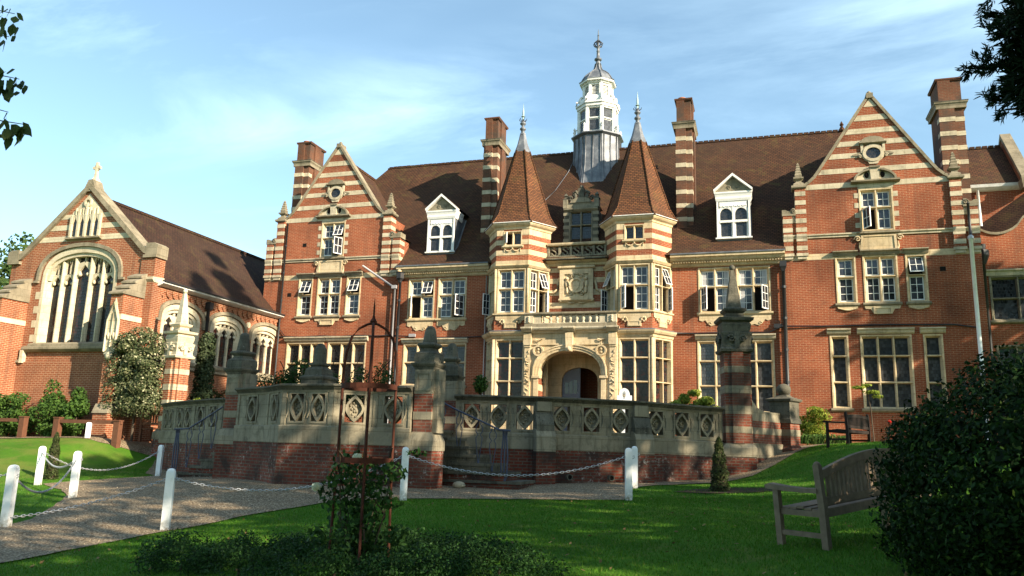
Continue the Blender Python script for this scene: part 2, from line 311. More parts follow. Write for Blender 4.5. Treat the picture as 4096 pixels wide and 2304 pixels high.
def adopt(o,p):
    o.parent=p; o.matrix_parent_inverse=wloc(p).inverted() if p.type=='EMPTY' else Matrix.Identity(4)
def tag(o,label=None,cat=None,group=None,kind=None):
    if label: o['label']=label
    if cat: o['category']=cat
    if group: o['group']=group
    if kind: o['kind']=kind
    return o
def thing(name,label,cat,loc=(0,0,0),group=None):
    o=bpy.data.objects.new(name,None); col.objects.link(o); o.location=loc; o.empty_display_size=.2
    return tag(o,label,cat,group)
def dup(root,loc,rz=0,label=None,scale=None):
    r=root.copy(); col.objects.link(r); r.location=loc; r.rotation_euler=(0,0,rz)
    if label: r['label']=label
    if scale: r.scale=scale
    for ch in list(root.children):
        c=ch.copy(); col.objects.link(c); c.parent=r
        for g in ch.children:
            d=g.copy(); col.objects.link(d); d.parent=c
    return r
def quads(name,V,mat,parent=None,k=4,mats=None):
    """V: array (n,k,3): n separate k-gons as one mesh."""
    n=len(V); me=bpy.data.meshes.new(name)
    me.vertices.add(n*k); me.vertices.foreach_set("co",np.ascontiguousarray(V,dtype=np.float32).ravel())
    me.loops.add(n*k); me.loops.foreach_set("vertex_index",np.arange(n*k,dtype=np.int32))
    me.polygons.add(n); me.polygons.foreach_set("loop_start",np.arange(0,n*k,k,dtype=np.int32))
    me.update(calc_edges=True); me.materials.append(MT[mat])
    o=bpy.data.objects.new(name,me); col.objects.link(o)
    if parent: adopt(o,parent)
    return o
def leafV(P,Nrm,size,asp=.5,jit=.5,droop=0):
    """leaf-shaped rhombs at points P facing roughly Nrm."""
    n=len(P); d=Nrm+NR.normal(0,jit,(n,3)); d/=np.linalg.norm(d,axis=1)[:,None]+1e-9
    t=np.cross(d,NR.normal(0,1,(n,3))); t[:,2]-=droop; t-=d*np.sum(t*d,1)[:,None]; t/=np.linalg.norm(t,axis=1)[:,None]+1e-9
    b=np.cross(d,t); s=(size*NR.uniform(.65,1.3,n))[:,None]
    return np.stack([P-t*s*.5,P+b*s*asp*.5-t*s*.05,P+t*s*.5,P-b*s*asp*.5-t*s*.05],1)
def blobP(cl,n,shell=.55):
    """points in a union of ellipsoids cl=[(x,y,z,rx,ry,rz)], more near the surface; returns points, outward normals"""
    cl=np.array(cl,float); wgt=(cl[:,3]*cl[:,4]*cl[:,5])**.67; k=NR.choice(len(cl),n,p=wgt/wgt.sum())
    d=NR.normal(0,1,(n,3)); d/=np.linalg.norm(d,axis=1)[:,None]; r=NR.uniform(shell**3,1,n)**(1/3)
    return cl[k,:3]+d*r[:,None]*cl[k,3:6], d
def clumps(c,rad,n,rs,seed):
    r=np.random.default_rng(seed); out_=[]
    for _ in range(n):
        d=r.normal(0,1,3); d/=np.linalg.norm(d); q=r.uniform(.35,1)**.5; s=rs*r.uniform(.6,1.3)
        out_.append((c[0]+d[0]*rad[0]*q,c[1]+d[1]*rad[1]*q,c[2]+d[2]*rad[2]*q,s,s,s*.8))
    return out_
# ------------------------------------------------------------------ ground height
CP=[(-20.6,23.6,.55),(-18,20,.38),(-16.5,20.8,.45),(-24,25.6,1.46),(-22.7,23.5,1.42),(-25,23.4,1.45),(-28,24.5,1.44),(-33,23.5,1.36),(-26.5,22,1.22),(-22,22.3,.92),(-12.2,10.8,.03),(-9.8,11.9,.05),(-14.8,14.7,.2),(-19,17.6,.25),(-24,18.5,.5),
(-6.9,15.0,.5),(-10.3,16.7,.58),(-13.4,18.2,.55),(-7.6,17.3,.58),(-5.7,18.6,.57),(-3.9,20.6,.7),(-3,19.4,.72),(-2.57,16.6,.62),(-.9,23.6,.92),(.3,24,1.3),(1.0,26,1.7),(2.4,28.5,2.0),(1.7,22.5,1.8),(4.5,21,1.85),(8,20,1.9),
(1.2,14,.66),(.2,9.7,.6),(3,9,.65),(6,12,1.0),(0,0,0),(-8,0,-.1),(8,0,.4),(-20,8,0),(0,-10,0),(-4.5,8,.22),(-2.5,8.2,.32),(-10,28,1.0),(-16,29,1.3),(-4,28,1.3),(5,32,2.0),(10,30,2.0),(-30,40,1.5),(-60,30,1.4),(40,30,2.0),(-40,10,.5),(-60,-40,0),(60,-40,.3),(-.9,21.5,.85),(-.2,22,.95),(.7,22,1.3),(1.2,18.5,.98),(-1.2,19,.8),(3.2,17.5,1.3),(0,100,1.5),(-24,31,1.5)]
CA=np.array(CP,float); CXY=CA[:,:2]
CW=np.linalg.solve(np.sqrt(np.sum((CXY[:,None]-CXY[None])**2,2)+.6)-np.eye(len(CA))*.05,CA[:,2]-.8)
def hv(x,y):
    x=np.asarray(x,float); y=np.asarray(y,float)
    r=np.sqrt((x[...,None]-CXY[:,0])**2+(y[...,None]-CXY[:,1])**2+.6); return np.clip(.8+r@CW,-.3,2.0)
def hg(x,y): return float(hv(x,y))
def axis(a,b,step,far):
    v=list(np.arange(a,b+1e-6,step)); lo=[];hi=[];d=step;x=a
    while x>-far: d*=1.5; x-=d; lo.append(x)
    d=step;x=b
    while x<far: d*=1.5; x+=d; hi.append(x)
    return np.array(lo[::-1]+v+hi)
def ground():
    xs=axis(-34,12,.3,900); ys=axis(-4,34,.3,900); X,Y=np.meshgrid(xs,ys); Zg=hv(X,Y)
    me=bpy.data.meshes.new("lawn"); nx,ny=len(xs),len(ys)
    V=np.stack([X,Y,Zg],-1).reshape(-1,3); i=np.arange(nx*ny).reshape(ny,nx)
    Fc=np.stack([i[:-1,:-1],i[:-1,1:],i[1:,1:],i[1:,:-1]],-1).reshape(-1,4)
    me.from_pydata(V.tolist(),[],Fc.tolist()); me.materials.append(MT['lawn']); me.polygons.foreach_set("use_smooth",[True]*len(Fc)); me.update()
    o=bpy.data.objects.new("lawn",me); col.objects.link(o); tag(o,kind='structure')
ground()
def drape(name,poly,mat,dz,step=.35,kind='structure'):
    # densify outline, fill with points, triangulate, lay on the ground
    out_=[]
    for a,b in zip(poly,poly[1:]+poly[:1]):
        k=max(1,int(math.dist(a,b)/step))
        for t in range(k):
            x=a[0]+(b[0]-a[0])*t/k; y=a[1]+(b[1]-a[1])*t/k; out_.append(Vector((x+rng.uniform(-.03,.03),y+rng.uniform(-.03,.03))))
    n=len(out_); xs=[p.x for p in out_]; ys=[p.y for p in out_]; pts=list(out_)
    def inside(x,y):
        c=False
        for k in range(n):
            a,b=out_[k],out_[k-1]
            if (a.y>y)!=(b.y>y) and x<(b.x-a.x)*(y-a.y)/(b.y-a.y)+a.x: c=not c
        return c
    for x in np.arange(min(xs),max(xs),step):
        for y in np.arange(min(ys),max(ys),step):
            if inside(x,y): pts.append(Vector((x,y)))
    r=geometry.delaunay_2d_cdt(pts,[(k,(k+1)%n) for k in range(n)],[],1,1e-4)
    me=bpy.data.meshes.new(name); me.from_pydata([(p.x,p.y,hg(p.x,p.y)+dz) for p in r[0]],[],[tuple(f) for f in r[2]])
    me.materials.append(MT[mat]); me.polygons.foreach_set("use_smooth",[True]*len(me.polygons)); me.update()
    o=bpy.data.objects.new(name,me); col.objects.link(o); tag(o,kind=kind); return out_
GRAVEL=[(-9.4,4.5),(-8.97,7.94),(-9.2,9.43),(-9.57,11.4),(-9.18,12.99),(-8.32,14.39),(-7.43,14.89),(-6.52,15.28),(-4.64,16.0),(-2.66,16.35),(-2.94,19.2),(-2.68,20.2),(-1.81,21.4),(-1.0,22.5),(-.3,22.9),(.25,23.8),(.75,25.0),(1.4,27.1),(2.1,28.3),(5,28.6),(9,29),(9,33.5),(2,33.5),(.6,27),(-.5,25.2),(-2,24),(-4,22),(-6,21),(-8,20),(-9,18),(-11,18),(-14,19.5),(-16,22),(-20,24.6),(-20.9,24.2),(-20.3,23.3),(-19.2,21.84),(-17.92,20.82),(-17.82,20.1),(-18.1,19.24),(-18.53,18.41),(-18.67,17.43),(-18.3,17.2),(-16.59,16.06),(-15.24,14.97),(-14.33,13.92),(-13.14,12.38),(-12.44,11.33),(-12.3,10.78),(-11.56,8.95),(-11.4,5)]
GOUT=drape("gravel_path",GRAVEL,'gravel',.02)
# road behind the left bank
drape("gravel_drive",[(-40,23.6),(-27,23.2),(-22.6,23.3),(-21,24.6),(-21,33),(-23,33),(-23,25.6),(-40,25.6)],'gravel',.02,.5)
# =================================================================== MAIN HOUSE
XA=-7.7; YF=34.0; YM=34.1; FL=1.95
W=Fr(0,YF); Mf=Fr(0,YM)
house=thing("country_house","long red brick country house with striped gables, two tiled turrets and a white cupola","house",(XA,YF,FL))
def window(parent,F,u0,u1,z0,z1,cols,rows,style='sash',stone='stone',opens={},sill=True,hood=0,jw=.13,mw=.10,name='window',glass=None):
    """cols = number of lights, rows = z of transoms (top down); opens {(c,r):'left'|'right'|'top'}"""
    b=MB(); J=jw
    b.vprism(F,[(u0,.025),(u0+J*.45,.025),(u0+J,-.15),(u0+J,-.28),(u0,-.28)],z0,z1,stone)
    b.vprism(F,[(u1,.025),(u1,-.28),(u1-J,-.28),(u1-J,-.15),(u1-J*.45,.025)],z0,z1,stone)
    b.uprism(F,[(.022,z1-.002),(.022,z1-J*.45),(-.15,z1-J),(-.278,z1-J),(-.278,z1-.002)],u0+.002,u1-.002,stone)
    b.uprism(F,[(.02,z0+.002),(.02,z0+.05),(-.15,z0+.10),(-.276,z0+.10),(-.276,z0+.002)],u0+.002,u1-.002,stone)
    if sill: b.uprism(F,[(.0,z0+.03),(.10,z0+.005),(.10,z0-.06),(.06,z0-.10),(.0,z0-.12)],u0-.07,u1+.07,'coping' if sill!=2 else stone)
    if hood:
        b.uprism(F,[(.0,z1+.26),(.17,z1+.24),(.17,z1+.19),(.10,z1+.14),(.06,z1+.0),(.0,z1-.001)],u0-.10,u1+.10,'stone_band')
    iw=(u1-u0-2*J-(cols-1)*mw)/cols; us=[(u0+J+c*(iw+mw),u0+J+c*(iw+mw)+iw) for c in range(cols)]
    tr=[z1-J]+list(rows)+[z0+.10]; zs=[]
    for r in range(len(tr)-1): zs.append((tr[r+1]+(.045 if r<len(rows) else 0),tr[r]-(.045 if r>0 else 0)))
    for c in range(cols-1):
        m=us[c][1]+mw/2; h=mw/2; b.vprism(F,[(m-h,-.27),(m-h,-.13),(m-.022,.0),(m+.022,.0),(m+h,-.13),(m+h,-.27)],z0+.06,z1-.05,stone)
    for z in rows: b.uprism(F,[(-.268,z-.045),(-.13,z-.045),(.005,z-.018),(.005,z+.018),(-.13,z+.045),(-.268,z+.045)],u0+.05,u1-.05,stone)
    wo=b.build(name,parent)
    g=MB(); s=MB(); gm=glass or ('glass' if style=='sash' else 'glass_lead'); ns=0
    def sash(mb,G,a,b_,c,d,n,gl):   # sash frame with glazing bars
        t=.032
        mb.box(G,a,a+t,n-.02,n+.02,c,d,'white'); mb.box(G,b_-t,b_,n-.02,n+.02,c,d,'white'); mb.box(G,a+t,b_-t,n-.018,n+.018,c,c+t+.012,'white'); mb.box(G,a+t,b_-t,n-.018,n+.018,d-t,d,'white')
        mb.box(G,(a+b_)/2-.011,(a+b_)/2+.011,n-.014,n+.014,c+t,d-t,'white'); k=max(2,round((d-c)/.36))
        for q in range(1,k): z=c+(d-c)*q/k; mb.box(G,a+t,b_-t,n-.012,n+.012,z-.011,z+.011,'white')
        gl.poly([G.p(a,n-.004,c),G.p(b_,n-.004,c),G.p(b_,n-.004,d),G.p(a,n-.004,d)],gm)
    for c,(a,b_) in enumerate(us):
        for r,(p,q) in enumerate(zs):
            o=opens.get((c,r))
            if o:
                e=MB(); ang=R(62 if o!='top' else 22)*1.0
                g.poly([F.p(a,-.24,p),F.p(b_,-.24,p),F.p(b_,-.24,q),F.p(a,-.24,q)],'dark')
                wd=b_-a
                if o=='top':
                    Fo=Fr(*F.p(a,-.1,0)[:2],*F.u); k0=len(e.v); sash(e,Fo,0,wd,p,q,0,e)
                    for i in range(k0,len(e.v)):
                        v=Vector(e.v[i]); d=q-v.z; nrm=Vector((*F.n,0)); v=v+nrm*d*math.sin(ang); v.z=q-d*math.cos(ang); e.v[i]=tuple(v)
                else:
                    hx=a if o=='left' else b_; H=F.p(hx,-.02,0); sg=1 if o=='left' else -1
                    du=(math.cos(ang)*sg*F.u[0]+math.sin(ang)*F.n[0],math.cos(ang)*sg*F.u[1]+math.sin(ang)*F.n[1])
                    sash(e,Fr(H[0],H[1],*du),0,wd,p,q,0,e)
                e.build('open_casement',wo)
            elif style=='sash': sash(s,F,a+.004,b_-.004,p+.004,q-.004,-.15,g)
            else: g.poly([F.p(a,-.17,p),F.p(b_,-.17,p),F.p(b_,-.17,q),F.p(a,-.17,q)],gm)
    if g.v: g.build('pane',wo)
    if s.v: s.build('glazing_bars',wo)
    return wo
def apron(b,F,u0,u1,zt,zb,m='stone',n=.03):   # carved stone apron under a sill, scalloped foot
    w=u1-u0; P=[(u0,zt),(u0,zt-(zt-zb)*.45),(u0+w*.1,zt-(zt-zb)*.55),(u0+w*.18,zt-(zt-zb)*.42),(u0+w*.27,zb+.1),(u0+w*.36,zb+.02),(u0+w*.5,zb+.08)]
    P=P+[(u0+u1-u,z) for u,z in P[::-1][1:]]
    b.fprism(F,P,0,n,m)
    for s in (.32,.68):
        x=u0+w*s; pts=[F.p(x+.07*math.cos(t*.7)*(1-t*.07),n+.01,zb+.12+.07*math.sin(t*.7)*(1-t*.07)) for t in range(10)]; b.tube(pts,.018,5,m)
def swag(b,F,u0,u1,z,m='stone',n=.02,drop=.12):
    b.tube([F.p(u0+(u1-u0)*t/10,n+.02,z-drop*math.sin(math.pi*t/10)) for t in range(11)],[.012+.022*math.sin(math.pi*t/10) for t in range(11)],6,m)
def scroll(b,F,u,z,r,s,n,m,ra=.02):
    b.tube([F.p(u+s*r*(1-t/16)*math.cos(t*.62),n,z+r*(1-t/16)*math.sin(t*.62)) for t in range(15)],ra,5,m)
# ------------------------------------------------------------------ gabled wings
def gable_half(z,k=1.0):   # half width of the gable at height z
    P=[(12.5,2.95),(12.58,2.75),(12.72,2.52),(12.95,2.28),(13.2,2.10),(16.3,.05)]
    if z<=P[0][0]: return P[0][1]*k
    for a,b in zip(P,P[1:]):
        if z<=b[0]: return (a[1]+(b[1]-a[1])*(z-a[0])/(b[0]-a[0]))*k
    return .05*k
def wing(xc,k,left):
    F=Fr(xc,YF); e=3.62*k
    # ---- masonry
    b=MB(); holes=[]
    first=[(-1.67*k,-.9*k,1,(8.70,)),(-.64*k,.64*k,2,(8.70,)),(.92*k,1.68*k,1,(8.70,))]
    for u0,u1,*_ in first: holes.append((u0,u1,7.6,9.55))
    if left: gr=[(-2.12,-.05,3,6.32,3.1,(5.30,4.3)),(.17,2.22,3,6.32,3.1,(5.30,4.3))]
    else: gr=[(-2.02,-1.33,1,6.33,3.42,(5.50,4.46)),(-.9,.96,3,6.33,3.42,(5.50,4.46)),(1.36,2.05,1,6.33,3.42,(5.50,4.46))]
    for u0,u1,c,zt,zb,rw in gr: holes.append((u0,u1,zb,zt))
    b.wall(F,-e,e,FL-.6,10.4,holes,'brick')
    b.wall(F,-2.95*k,2.95*k,10.4,12.5,[(-.64*k,.64*k,10.57,12.36)],'brick')
    for s in (-1,1):
        b.wall(F,min(s*2.95*k,s*e),max(s*2.95*k,s*e),10.4,11.42,[],'brick')
        # returns of the wing above the main eaves
        G=Fr(xc+s*e,YF if s>0 else 36.4,0,s); b.wall(G,0,2.4,FL-.6 if (s>0)!=left else 8,11.42,[],'brick')
        G=Fr(xc+s*2.95*k,YF if s>0 else 36.8,0,s); b.wall(G,0,2.8,11.3,12.5,[],'brick')
        b.box(F,min(s*2.95*k,s*e),max(s*2.95*k,s*e),-2.4,-.002,11.3,11.418,'coping')
    zz_=[12.5,12.58,12.72,12.95,13.2,14,15,16.3]
    pts=[(gable_half(z,k),z) for z in zz_]
    b.fprism(F,pts+[(-u,z) for u,z in pts[::-1]],-.35,0,'brick')
    b.build('wall',house)
    # ---- stone stripes of the gable
    s_=MB()
    for z0,z1 in ((12.46,12.68),(13.08,13.30),(13.72,13.94),(14.24,14.46),(14.76,14.98),(15.32,15.56)):
        a,c=gable_half(z0,k)-.03,gable_half(z1,k)-.03; zl=[z0,(z0+z1)/2,z1]; q=[(gable_half(z,k)-.03,z) for z in zl]
        s_.fprism(F,q+[(-u,z) for u,z in q[::-1]],-.1,.012,'stone_band')
    s_.fprism(F,[(-.26*k,15.92),(.26*k,15.92),(0,16.3)],-.1,.014,'stone_band')
    s_.box(F,-e,-.95*k*1.02,-.1,.012,9.46,9.70,'stone'); s_.box(F,.95*k*1.02,e,-.1,.012,9.46,9.70,'stone'); s_.box(F,-.95*k,.95*k,-.1,.011,9.60,9.70,'stone')
    s_.build('stone_stripe',house)
    # ---- coping along the verges
    c=MB(); q=[(gable_half(z,k),z) for z in (12.5,12.58,12.72,12.95,13.2,14.2,15.2,16.3)]
    for s in (-1,1):
        for (u,z),(u2,z2) in zip(q,q[1:]):
            d=Vector((u2-u,z2-z)).normalized(); nx,nz=d.y*.11,-d.x*.11
            c.extr([F.p(s*u,-.4,z),F.p(s*u2,-.4,z2),F.p(s*(u2+nx),-.4,z2+nz),F.p(s*(u+nx),-.4,z+nz)],[F.p(s*u,.07,z),F.p(s*u2,.07,z2),F.p(s*(u2+nx),.07,z2+nz),F.p(s*(u+nx),.07,z+nz)],'coping')
    c.box(F,-.13,.13,-.45,.10,16.28,16.5,'coping'); c.ball(F.p(0,-.1,16.56),.09,'coping',8)
    c.build('gable_coping',house)
    # ---- string course with blind panel
    t=MB(); t.uprism(F,[(0,10.54),(.10,10.52),(.10,10.47),(.05,10.44),(.05,10.37),(0,10.36)],-e-.02,-.66*k,'stone_band'); t.uprism(F,[(0,10.54),(.10,10.52),(.10,10.47),(.05,10.44),(.05,10.37),(0,10.36)],.66*k,e+.02,'stone_band')
    t.uprism(F,[(0,10.55),(.13,10.53),(.13,10.46),(.05,10.42),(0,10.4)],-.8*k,.8*k,'coping')
    t.fprism(F,[(-.68*k,9.72),(.68*k,9.72),(.66*k,10.4),(-.66*k,10.4)],0,.05,'stone'); t.ring(F,[(-.68*k,9.73),(.68*k,9.73),(.64*k,10.38),(-.64*k,10.38)],[(-.58*k,9.8),(.58*k,9.8),(.56*k,10.32),(-.56*k,10.32)],.05,.08,'stone')
    for s in (-1,1): scroll(t,F,s*.78*k,10.24,.13,s,.05,'stone',.03); t.tube([F.p(s*.70*k,.04,10.1),F.p(s*.72*k,.05,9.9),F.p(s*.69*k,.04,9.76)],.035,5,'stone')
    t.build('string_course',house)
    # ---- banded pilasters and stepped kneelers
    for s in (-1,1):
        p=MB()
        for uc,wd,zt in ((2.9*k,.40*k,12.55),(3.43*k,.36*k,11.36)):
            a=s*uc-wd/2; p.box(F,a,a+wd,-.4,.10,9.74,zt,'brick')
            z=9.86 if uc<3*k else 9.86
            while z<zt-.1: p.box(F,a-.012,a+wd+.012,-.42,.114,z,z+.19,'stone_band'); z+=.39
            p.mould([F.p(a,.1,0),F.p(a+wd,.1,0)],[(-.3,10.56),(.06,10.54),(.06,10.46),(.02,10.36),(-.3,10.36)],'stone_band')
            p.box(F,a-.03,a+wd+.03,-.3,.13,9.62,9.74,'stone_band'); p.box(F,a+.02,a+wd-.02,-.3,.09,9.5,9.62,'stone_band')
        p.box(F,min(s*3.06*k,s*3.3*k),max(s*3.06*k,s*3.3*k),-.4,.04,11.05,11.36,'stone_band')
        sp=[(3.1,11.36),(3.64,11.36),(3.64,11.62),(3.50,11.62),(3.40,11.56),(3.3,11.58),(3.22,11.68),(3.12,11.68)]
        p.fprism(F,[(s*u*k,z) for u,z in sp],-.45,.12,'coping'); scroll(p,F,s*3.2*k,11.54,.11,s,.13,'coping',.025)
        p.build('pilaster',house)
        f=MB(); u=s*2.93*k; cx,cy,_=F.p(u,-.12,0)
        f.sq(cx,cy,[(.26,12.52),(.30,12.56),(.30,12.64),(.22,12.68),(.2,12.76),(.12,12.82),(.10,12.9),(.2,12.98),(.2,13.04),(.12,13.06),(.13,13.1)]+[(.13-.011*i+(.025 if i%2 else 0),13.1+.062*i) for i in range(9)]+[(.06,13.62),(.01,13.72)],'coping',0)
        f.build('finial',house)
    # ---- windows
    for i,(u0,u1,c_,rw) in enumerate(first):
        op={}
        if left: op={(0,0):'top'} if i in (0,2) else {}
        elif i==2: op={(0,0):'top'}
        window(house,F,u0,u1,7.6,9.55,c_,rw,opens=op,hood=0)
    for u0,u1,*_ in first: h=MB(); h.uprism(F,[(0,9.78),(.2,9.76),(.2,9.71),(.12,9.67),(.07,9.56),(0,9.56)],u0-.085,u1+.085,'coping'); h.build('hood_mould',house)
    for u0,u1,c_,zt,zb,rw in gr: h=MB(); h.uprism(F,[(0,zt+.27),(.2,zt+.25),(.2,zt+.2),(.14,zt+.17),(.11,zt+.08),(.06,zt+.03),(0,zt+.02)],u0-.10,u1+.10,'stone_band'); h.build('hood_mould',house)
    for i,(u0,u1,*_) in enumerate(first):
        a_=MB()
        if i==1:
            a_.fprism(F,[(u0-.02,7.48),(u1+.02,7.48),(u1-.02,7.36),(u1-.2,7.36),(u1-.32,7.15),(u0+.32,7.15),(u0+.2,7.36),(u0+.02,7.36)],0,.04,'stone'); a_.ring(F,[(u0+.3,7.16),(u1-.3,7.16),(u1-.3,7.44),(u0+.3,7.44)],[(u0+.36,7.22),(u1-.36,7.22),(u1-.36,7.38),(u0+.36,7.38)],.04,.07,'stone')
        else: a_.fprism(F,[(u0,7.48),(u1,7.48),(u1-.03,7.38),((u0+u1)/2,7.3),(u0+.03,7.38)],0,.035,'stone'); swag(a_,F,u0+.03,u1-.03,7.42,'stone',.03,.09)
        a_.build('window_apron',house)
    gl='glass_lead' if left else 'glass_grey'
    for i,(u0,u1,c_,zt,zb,rw) in enumerate(gr): window(house,F,u0,u1,zb,zt,c_,rw,'lead',glass=gl)
    window(house,F,-.64*k,.64*k,10.57,12.36,2,(11.56,),opens={(1,0):'top',(1,1):'right'} if left else {(0,1):'left'},sill=False)
    for s in (-1,1):
        q_=MB()
        for j in range(4): q_.box(F,min(s*.64*k,s*.82*k)+s*.002,max(s*.64*k,s*.82*k)+s*.002,-.1,.014,10.72+j*.42,10.93+j*.42,'stone_band')
        q_.build('quoins',house)
    q_=MB()
    q_.box(F,-.66*k,.66*k,-.1,.03,12.36,12.58,'stone_band'); q_.box(F,-.58*k,-.2*k,.03,.045,12.42,12.52,'stone_band'); q_.box(F,.2*k,.58*k,.03,.045,12.42,12.52,'stone_band')
    q_.build('lintel',house)
    # segmental pediment with broken crown
    d=MB(); d.uprism(F,[(0,12.70),(.24,12.68),(.24,12.62),(.14,12.58),(0,12.57)],-.92*k,.92*k,'coping')
    arc=[(.82*math.cos(R(180-t))*k,12.66+.52*math.sin(R(180-t))) for t in range(0,181,15)]
    d.fprism(F,arc,0,.06,'stone_band')
    for i in list(range(0,5))+list(range(7,12)):
        (u,z),(u2,z2)=arc[i],arc[i+1]; d.extr([F.p(u,0,z),F.p(u2,0,z2),F.p(u2*.9,0,12.66+(z2-12.66)*.86),F.p(u*.9,0,12.66+(z-12.66)*.86)],[F.p(u,.2,z),F.p(u2,.2,z2),F.p(u2*.9,.2,12.66+(z2-12.66)*.86),F.p(u*.9,.2,12.66+(z-12.66)*.86)],'coping')
    d.fprism(F,[(-.15,12.7),(.15,12.7),(.19,13.2),(-.19,13.2)],0,.16,'stone_band'); d.box(F,-.2,.2,0,.22,13.2,13.27,'coping')
    for s in (-1,1): d.ball(F.p(s*.3,.06,12.92),.1,'dark',8,.9,.5,1.3); scroll(d,F,s*.33,13.1,.09,s,.08,'coping',.025)
    d.build('pediment',house)
    # oval window
    o=MB(); oc=13.86
    el=lambda a,b_:[(a*math.cos(R(t)),oc+b_*math.sin(R(t))) for t in range(0,360,15)]
    o.ring(F,el(.40,.36),el(.28,.24),0,.09,'stone_band'); o.ring(F,el(.44,.40),el(.36,.32),0,.05,'stone_band')
    o.fprism(F,el(.283,.243),-.02,.016,'glass_lead')
    o.box(F,-.46,-.36,0,.07,13.9,14.3,'stone_band'); o.box(F,.36,.46,0,.07,13.9,14.3,'stone_band')
    o.uprism(F,[(0,14.38),(.16,14.36),(.16,14.3),(.08,14.26),(0,14.26)],-.52,.52,'coping')
    ac=[(.44*math.cos(R(180-t)),14.36+.22*math.sin(R(180-t))) for t in range(0,181,20)]; o.fprism(F,ac,0,.13,'coping')
    o.fprism(F,[(-.24,13.56),(.24,13.56),(.16,13.4),(-.16,13.4)],0,.06,'stone_band')
    for s in (-1,1): o.fprism(F,[(s*.42,13.95),(s*.78,13.84),(s*.75,13.78),(s*.42,13.8)],0,.05,'coping'); scroll(o,F,s*.5,13.75,.08,s,.05,'stone_band',.025)
    o.build('oval_window',house)
    # ---- wing roof
    r=MB(); hw=3.02*k; zr=15.85; ze=12.0
    for s in (-1,1): r.extr([(xc,34.2,zr),(xc+s*hw,34.2,ze),(xc+s*(hw-.1),34.2,ze-.12),(xc,34.2,zr-.12)],[(xc,39.2,zr),(xc+s*hw,39.2,ze),(xc+s*(hw-.1),39.2,ze-.12),(xc,39.2,zr-.12)],'tile')
    for y in np.arange(34.4,38.0,.3): r.box(Fr(xc,y),-.07,.07,-.12,.12,zr-.03,zr+.1,'tile')
    r.build('wing_roof',house)
wing(-20.13,1.03,True); wing(4.71,1.0,False)
# ------------------------------------------------------------------ middle walls, cornice, main roof
def mid(x0,x1,left):
    b=MB(); wx=[(-15.9,-14.55),(-14.38,-12.95)] if left else [(-2.42,-1.02),(-.86,.52)]
    gx=[(-16.0,-14.6),(-14.22,-12.85)] if left else [(-2.5,-1.05),(-.88,.57)]
    zb=4.25 if left else 3.2; rows=(5.33,) if left else (5.33,4.3)
    holes=[(a,c,7.36,9.32) for a,c in wx]+[(a,c,zb,6.2) for a,c in gx]
    b.wall(Mf,x0,x1,FL-.6,9.5,holes,'brick'); b.build('wall',house)
    c=MB(); c.uprism(Mf,[(0,9.86),(.42,9.84),(.42,9.74),(.34,9.70),(.28,9.60),(.20,9.57),(.12,9.50),(.08,9.40),(0,9.36)],x0,x1,'stone'); c.uprism(Mf,[(.30,9.92),(.46,9.90),(.46,9.845),(.30,9.845)],x0,x1,'lead')
    for u in np.arange(x0+.1,x1-.1,.11): c.box(Mf,u,u+.055,.1,.25,9.51,9.568,'stone')
    c.build('cornice',house)
    for i,(a,e) in enumerate(wx):
        op=({(0,1):'left',(1,0):'top'} if i==0 else {(1,1):'right'}) if left else ({(0,1):'left'} if i==0 else {(1,1):'right'})
        window(house,Mf,a,e,7.36,9.32,2,(8.49,),opens=op,sill=2)
    for a,e in wx: h=MB(); apron(h,Mf,a+.02,e-.02,7.26,6.78); h.build('window_apron',house)
    for a,e in gx: h=MB(); h.uprism(Mf,[(0,6.45),(.2,6.43),(.2,6.38),(.14,6.35),(.11,6.27),(.06,6.22),(0,6.2)],a-.08,e+.08,'stone_band'); h.build('hood_mould',house)
    for a,e in gx: window(house,Mf,a,e,zb,6.2,2,rows,'lead',glass='glass_lead' if left else 'glass_grey')
    if not left:
        k=MB()
        for a,e in wx:
            for u in (a+.16,e-.34): [k.box(Mf,u+q*.045,u+q*.045+.04,-.152,-.146+.003*(q%2),7.5,9.15,'curtain') for q in range(4)]
        k.build('curtain',house)
mid(-16.42,-11.8,True); mid(-3.55,1.12,False)
def main_roof():
    b=MB(); P=[(33.68,9.86),(34.25,10.36),(34.9,11.08),(38.5,16.72)]
    for (y,z),(y2,z2) in zip(P,P[1:]):
        lo=(-16.45,1.15) if z2<11.5 else (-23.6,8.4)
        if z2<12: b.poly([(lo[0],y,z),(lo[1],y,z),(lo[1],y2,z2),(lo[0],y2,z2)],'tile')
        else: b.poly([(-23.4,y,z),(8.2,y,z),(4.05,y2,z2),(-19.55,y2,z2)],'tile')
    b.poly([(-23.4,34.9,11.08),(-19.55,38.5,16.72),(-23.4,42.1,11.08)],'tile'); b.poly([(8.2,34.9,11.08),(8.2,42.1,11.08),(4.05,38.5,16.72)],'tile')
    b.poly([(-23.4,42.1,11.08),(-19.55,38.5,16.72),(4.05,38.5,16.72),(8.2,42.1,11.08)],'tile')
    b.poly([(-16.45,33.68,9.86),(1.15,33.68,9.86),(1.15,34.1,9.84),(-16.45,34.1,9.84)],'tile')
    b.build('roof',house)
    r=MB()
    for x in np.arange(-19.5,4.0,.26): r.box(Fr(0,38.5),x,x+.225,-.08,.08,16.66,16.77+.015*rng.random(),'tile')
    r.lathe(4.05,38.5,[(.16,16.7),(.1,16.85),(.05,16.95),(.1,17.02),(.01,17.2)],8,'tile')
    r.box(Fr(0,38.5),-19.6,4.1,-.06,.06,16.6,16.72,'tile'); r.build('ridge_tile',house)
    # body of the house behind the facade
    k=MB(); k.box(Fr(0,0),-23.6,8.3,-43.5,-36.5,FL-.6,11.0,'brick'); k.build('rear_wall',house)
main_roof()
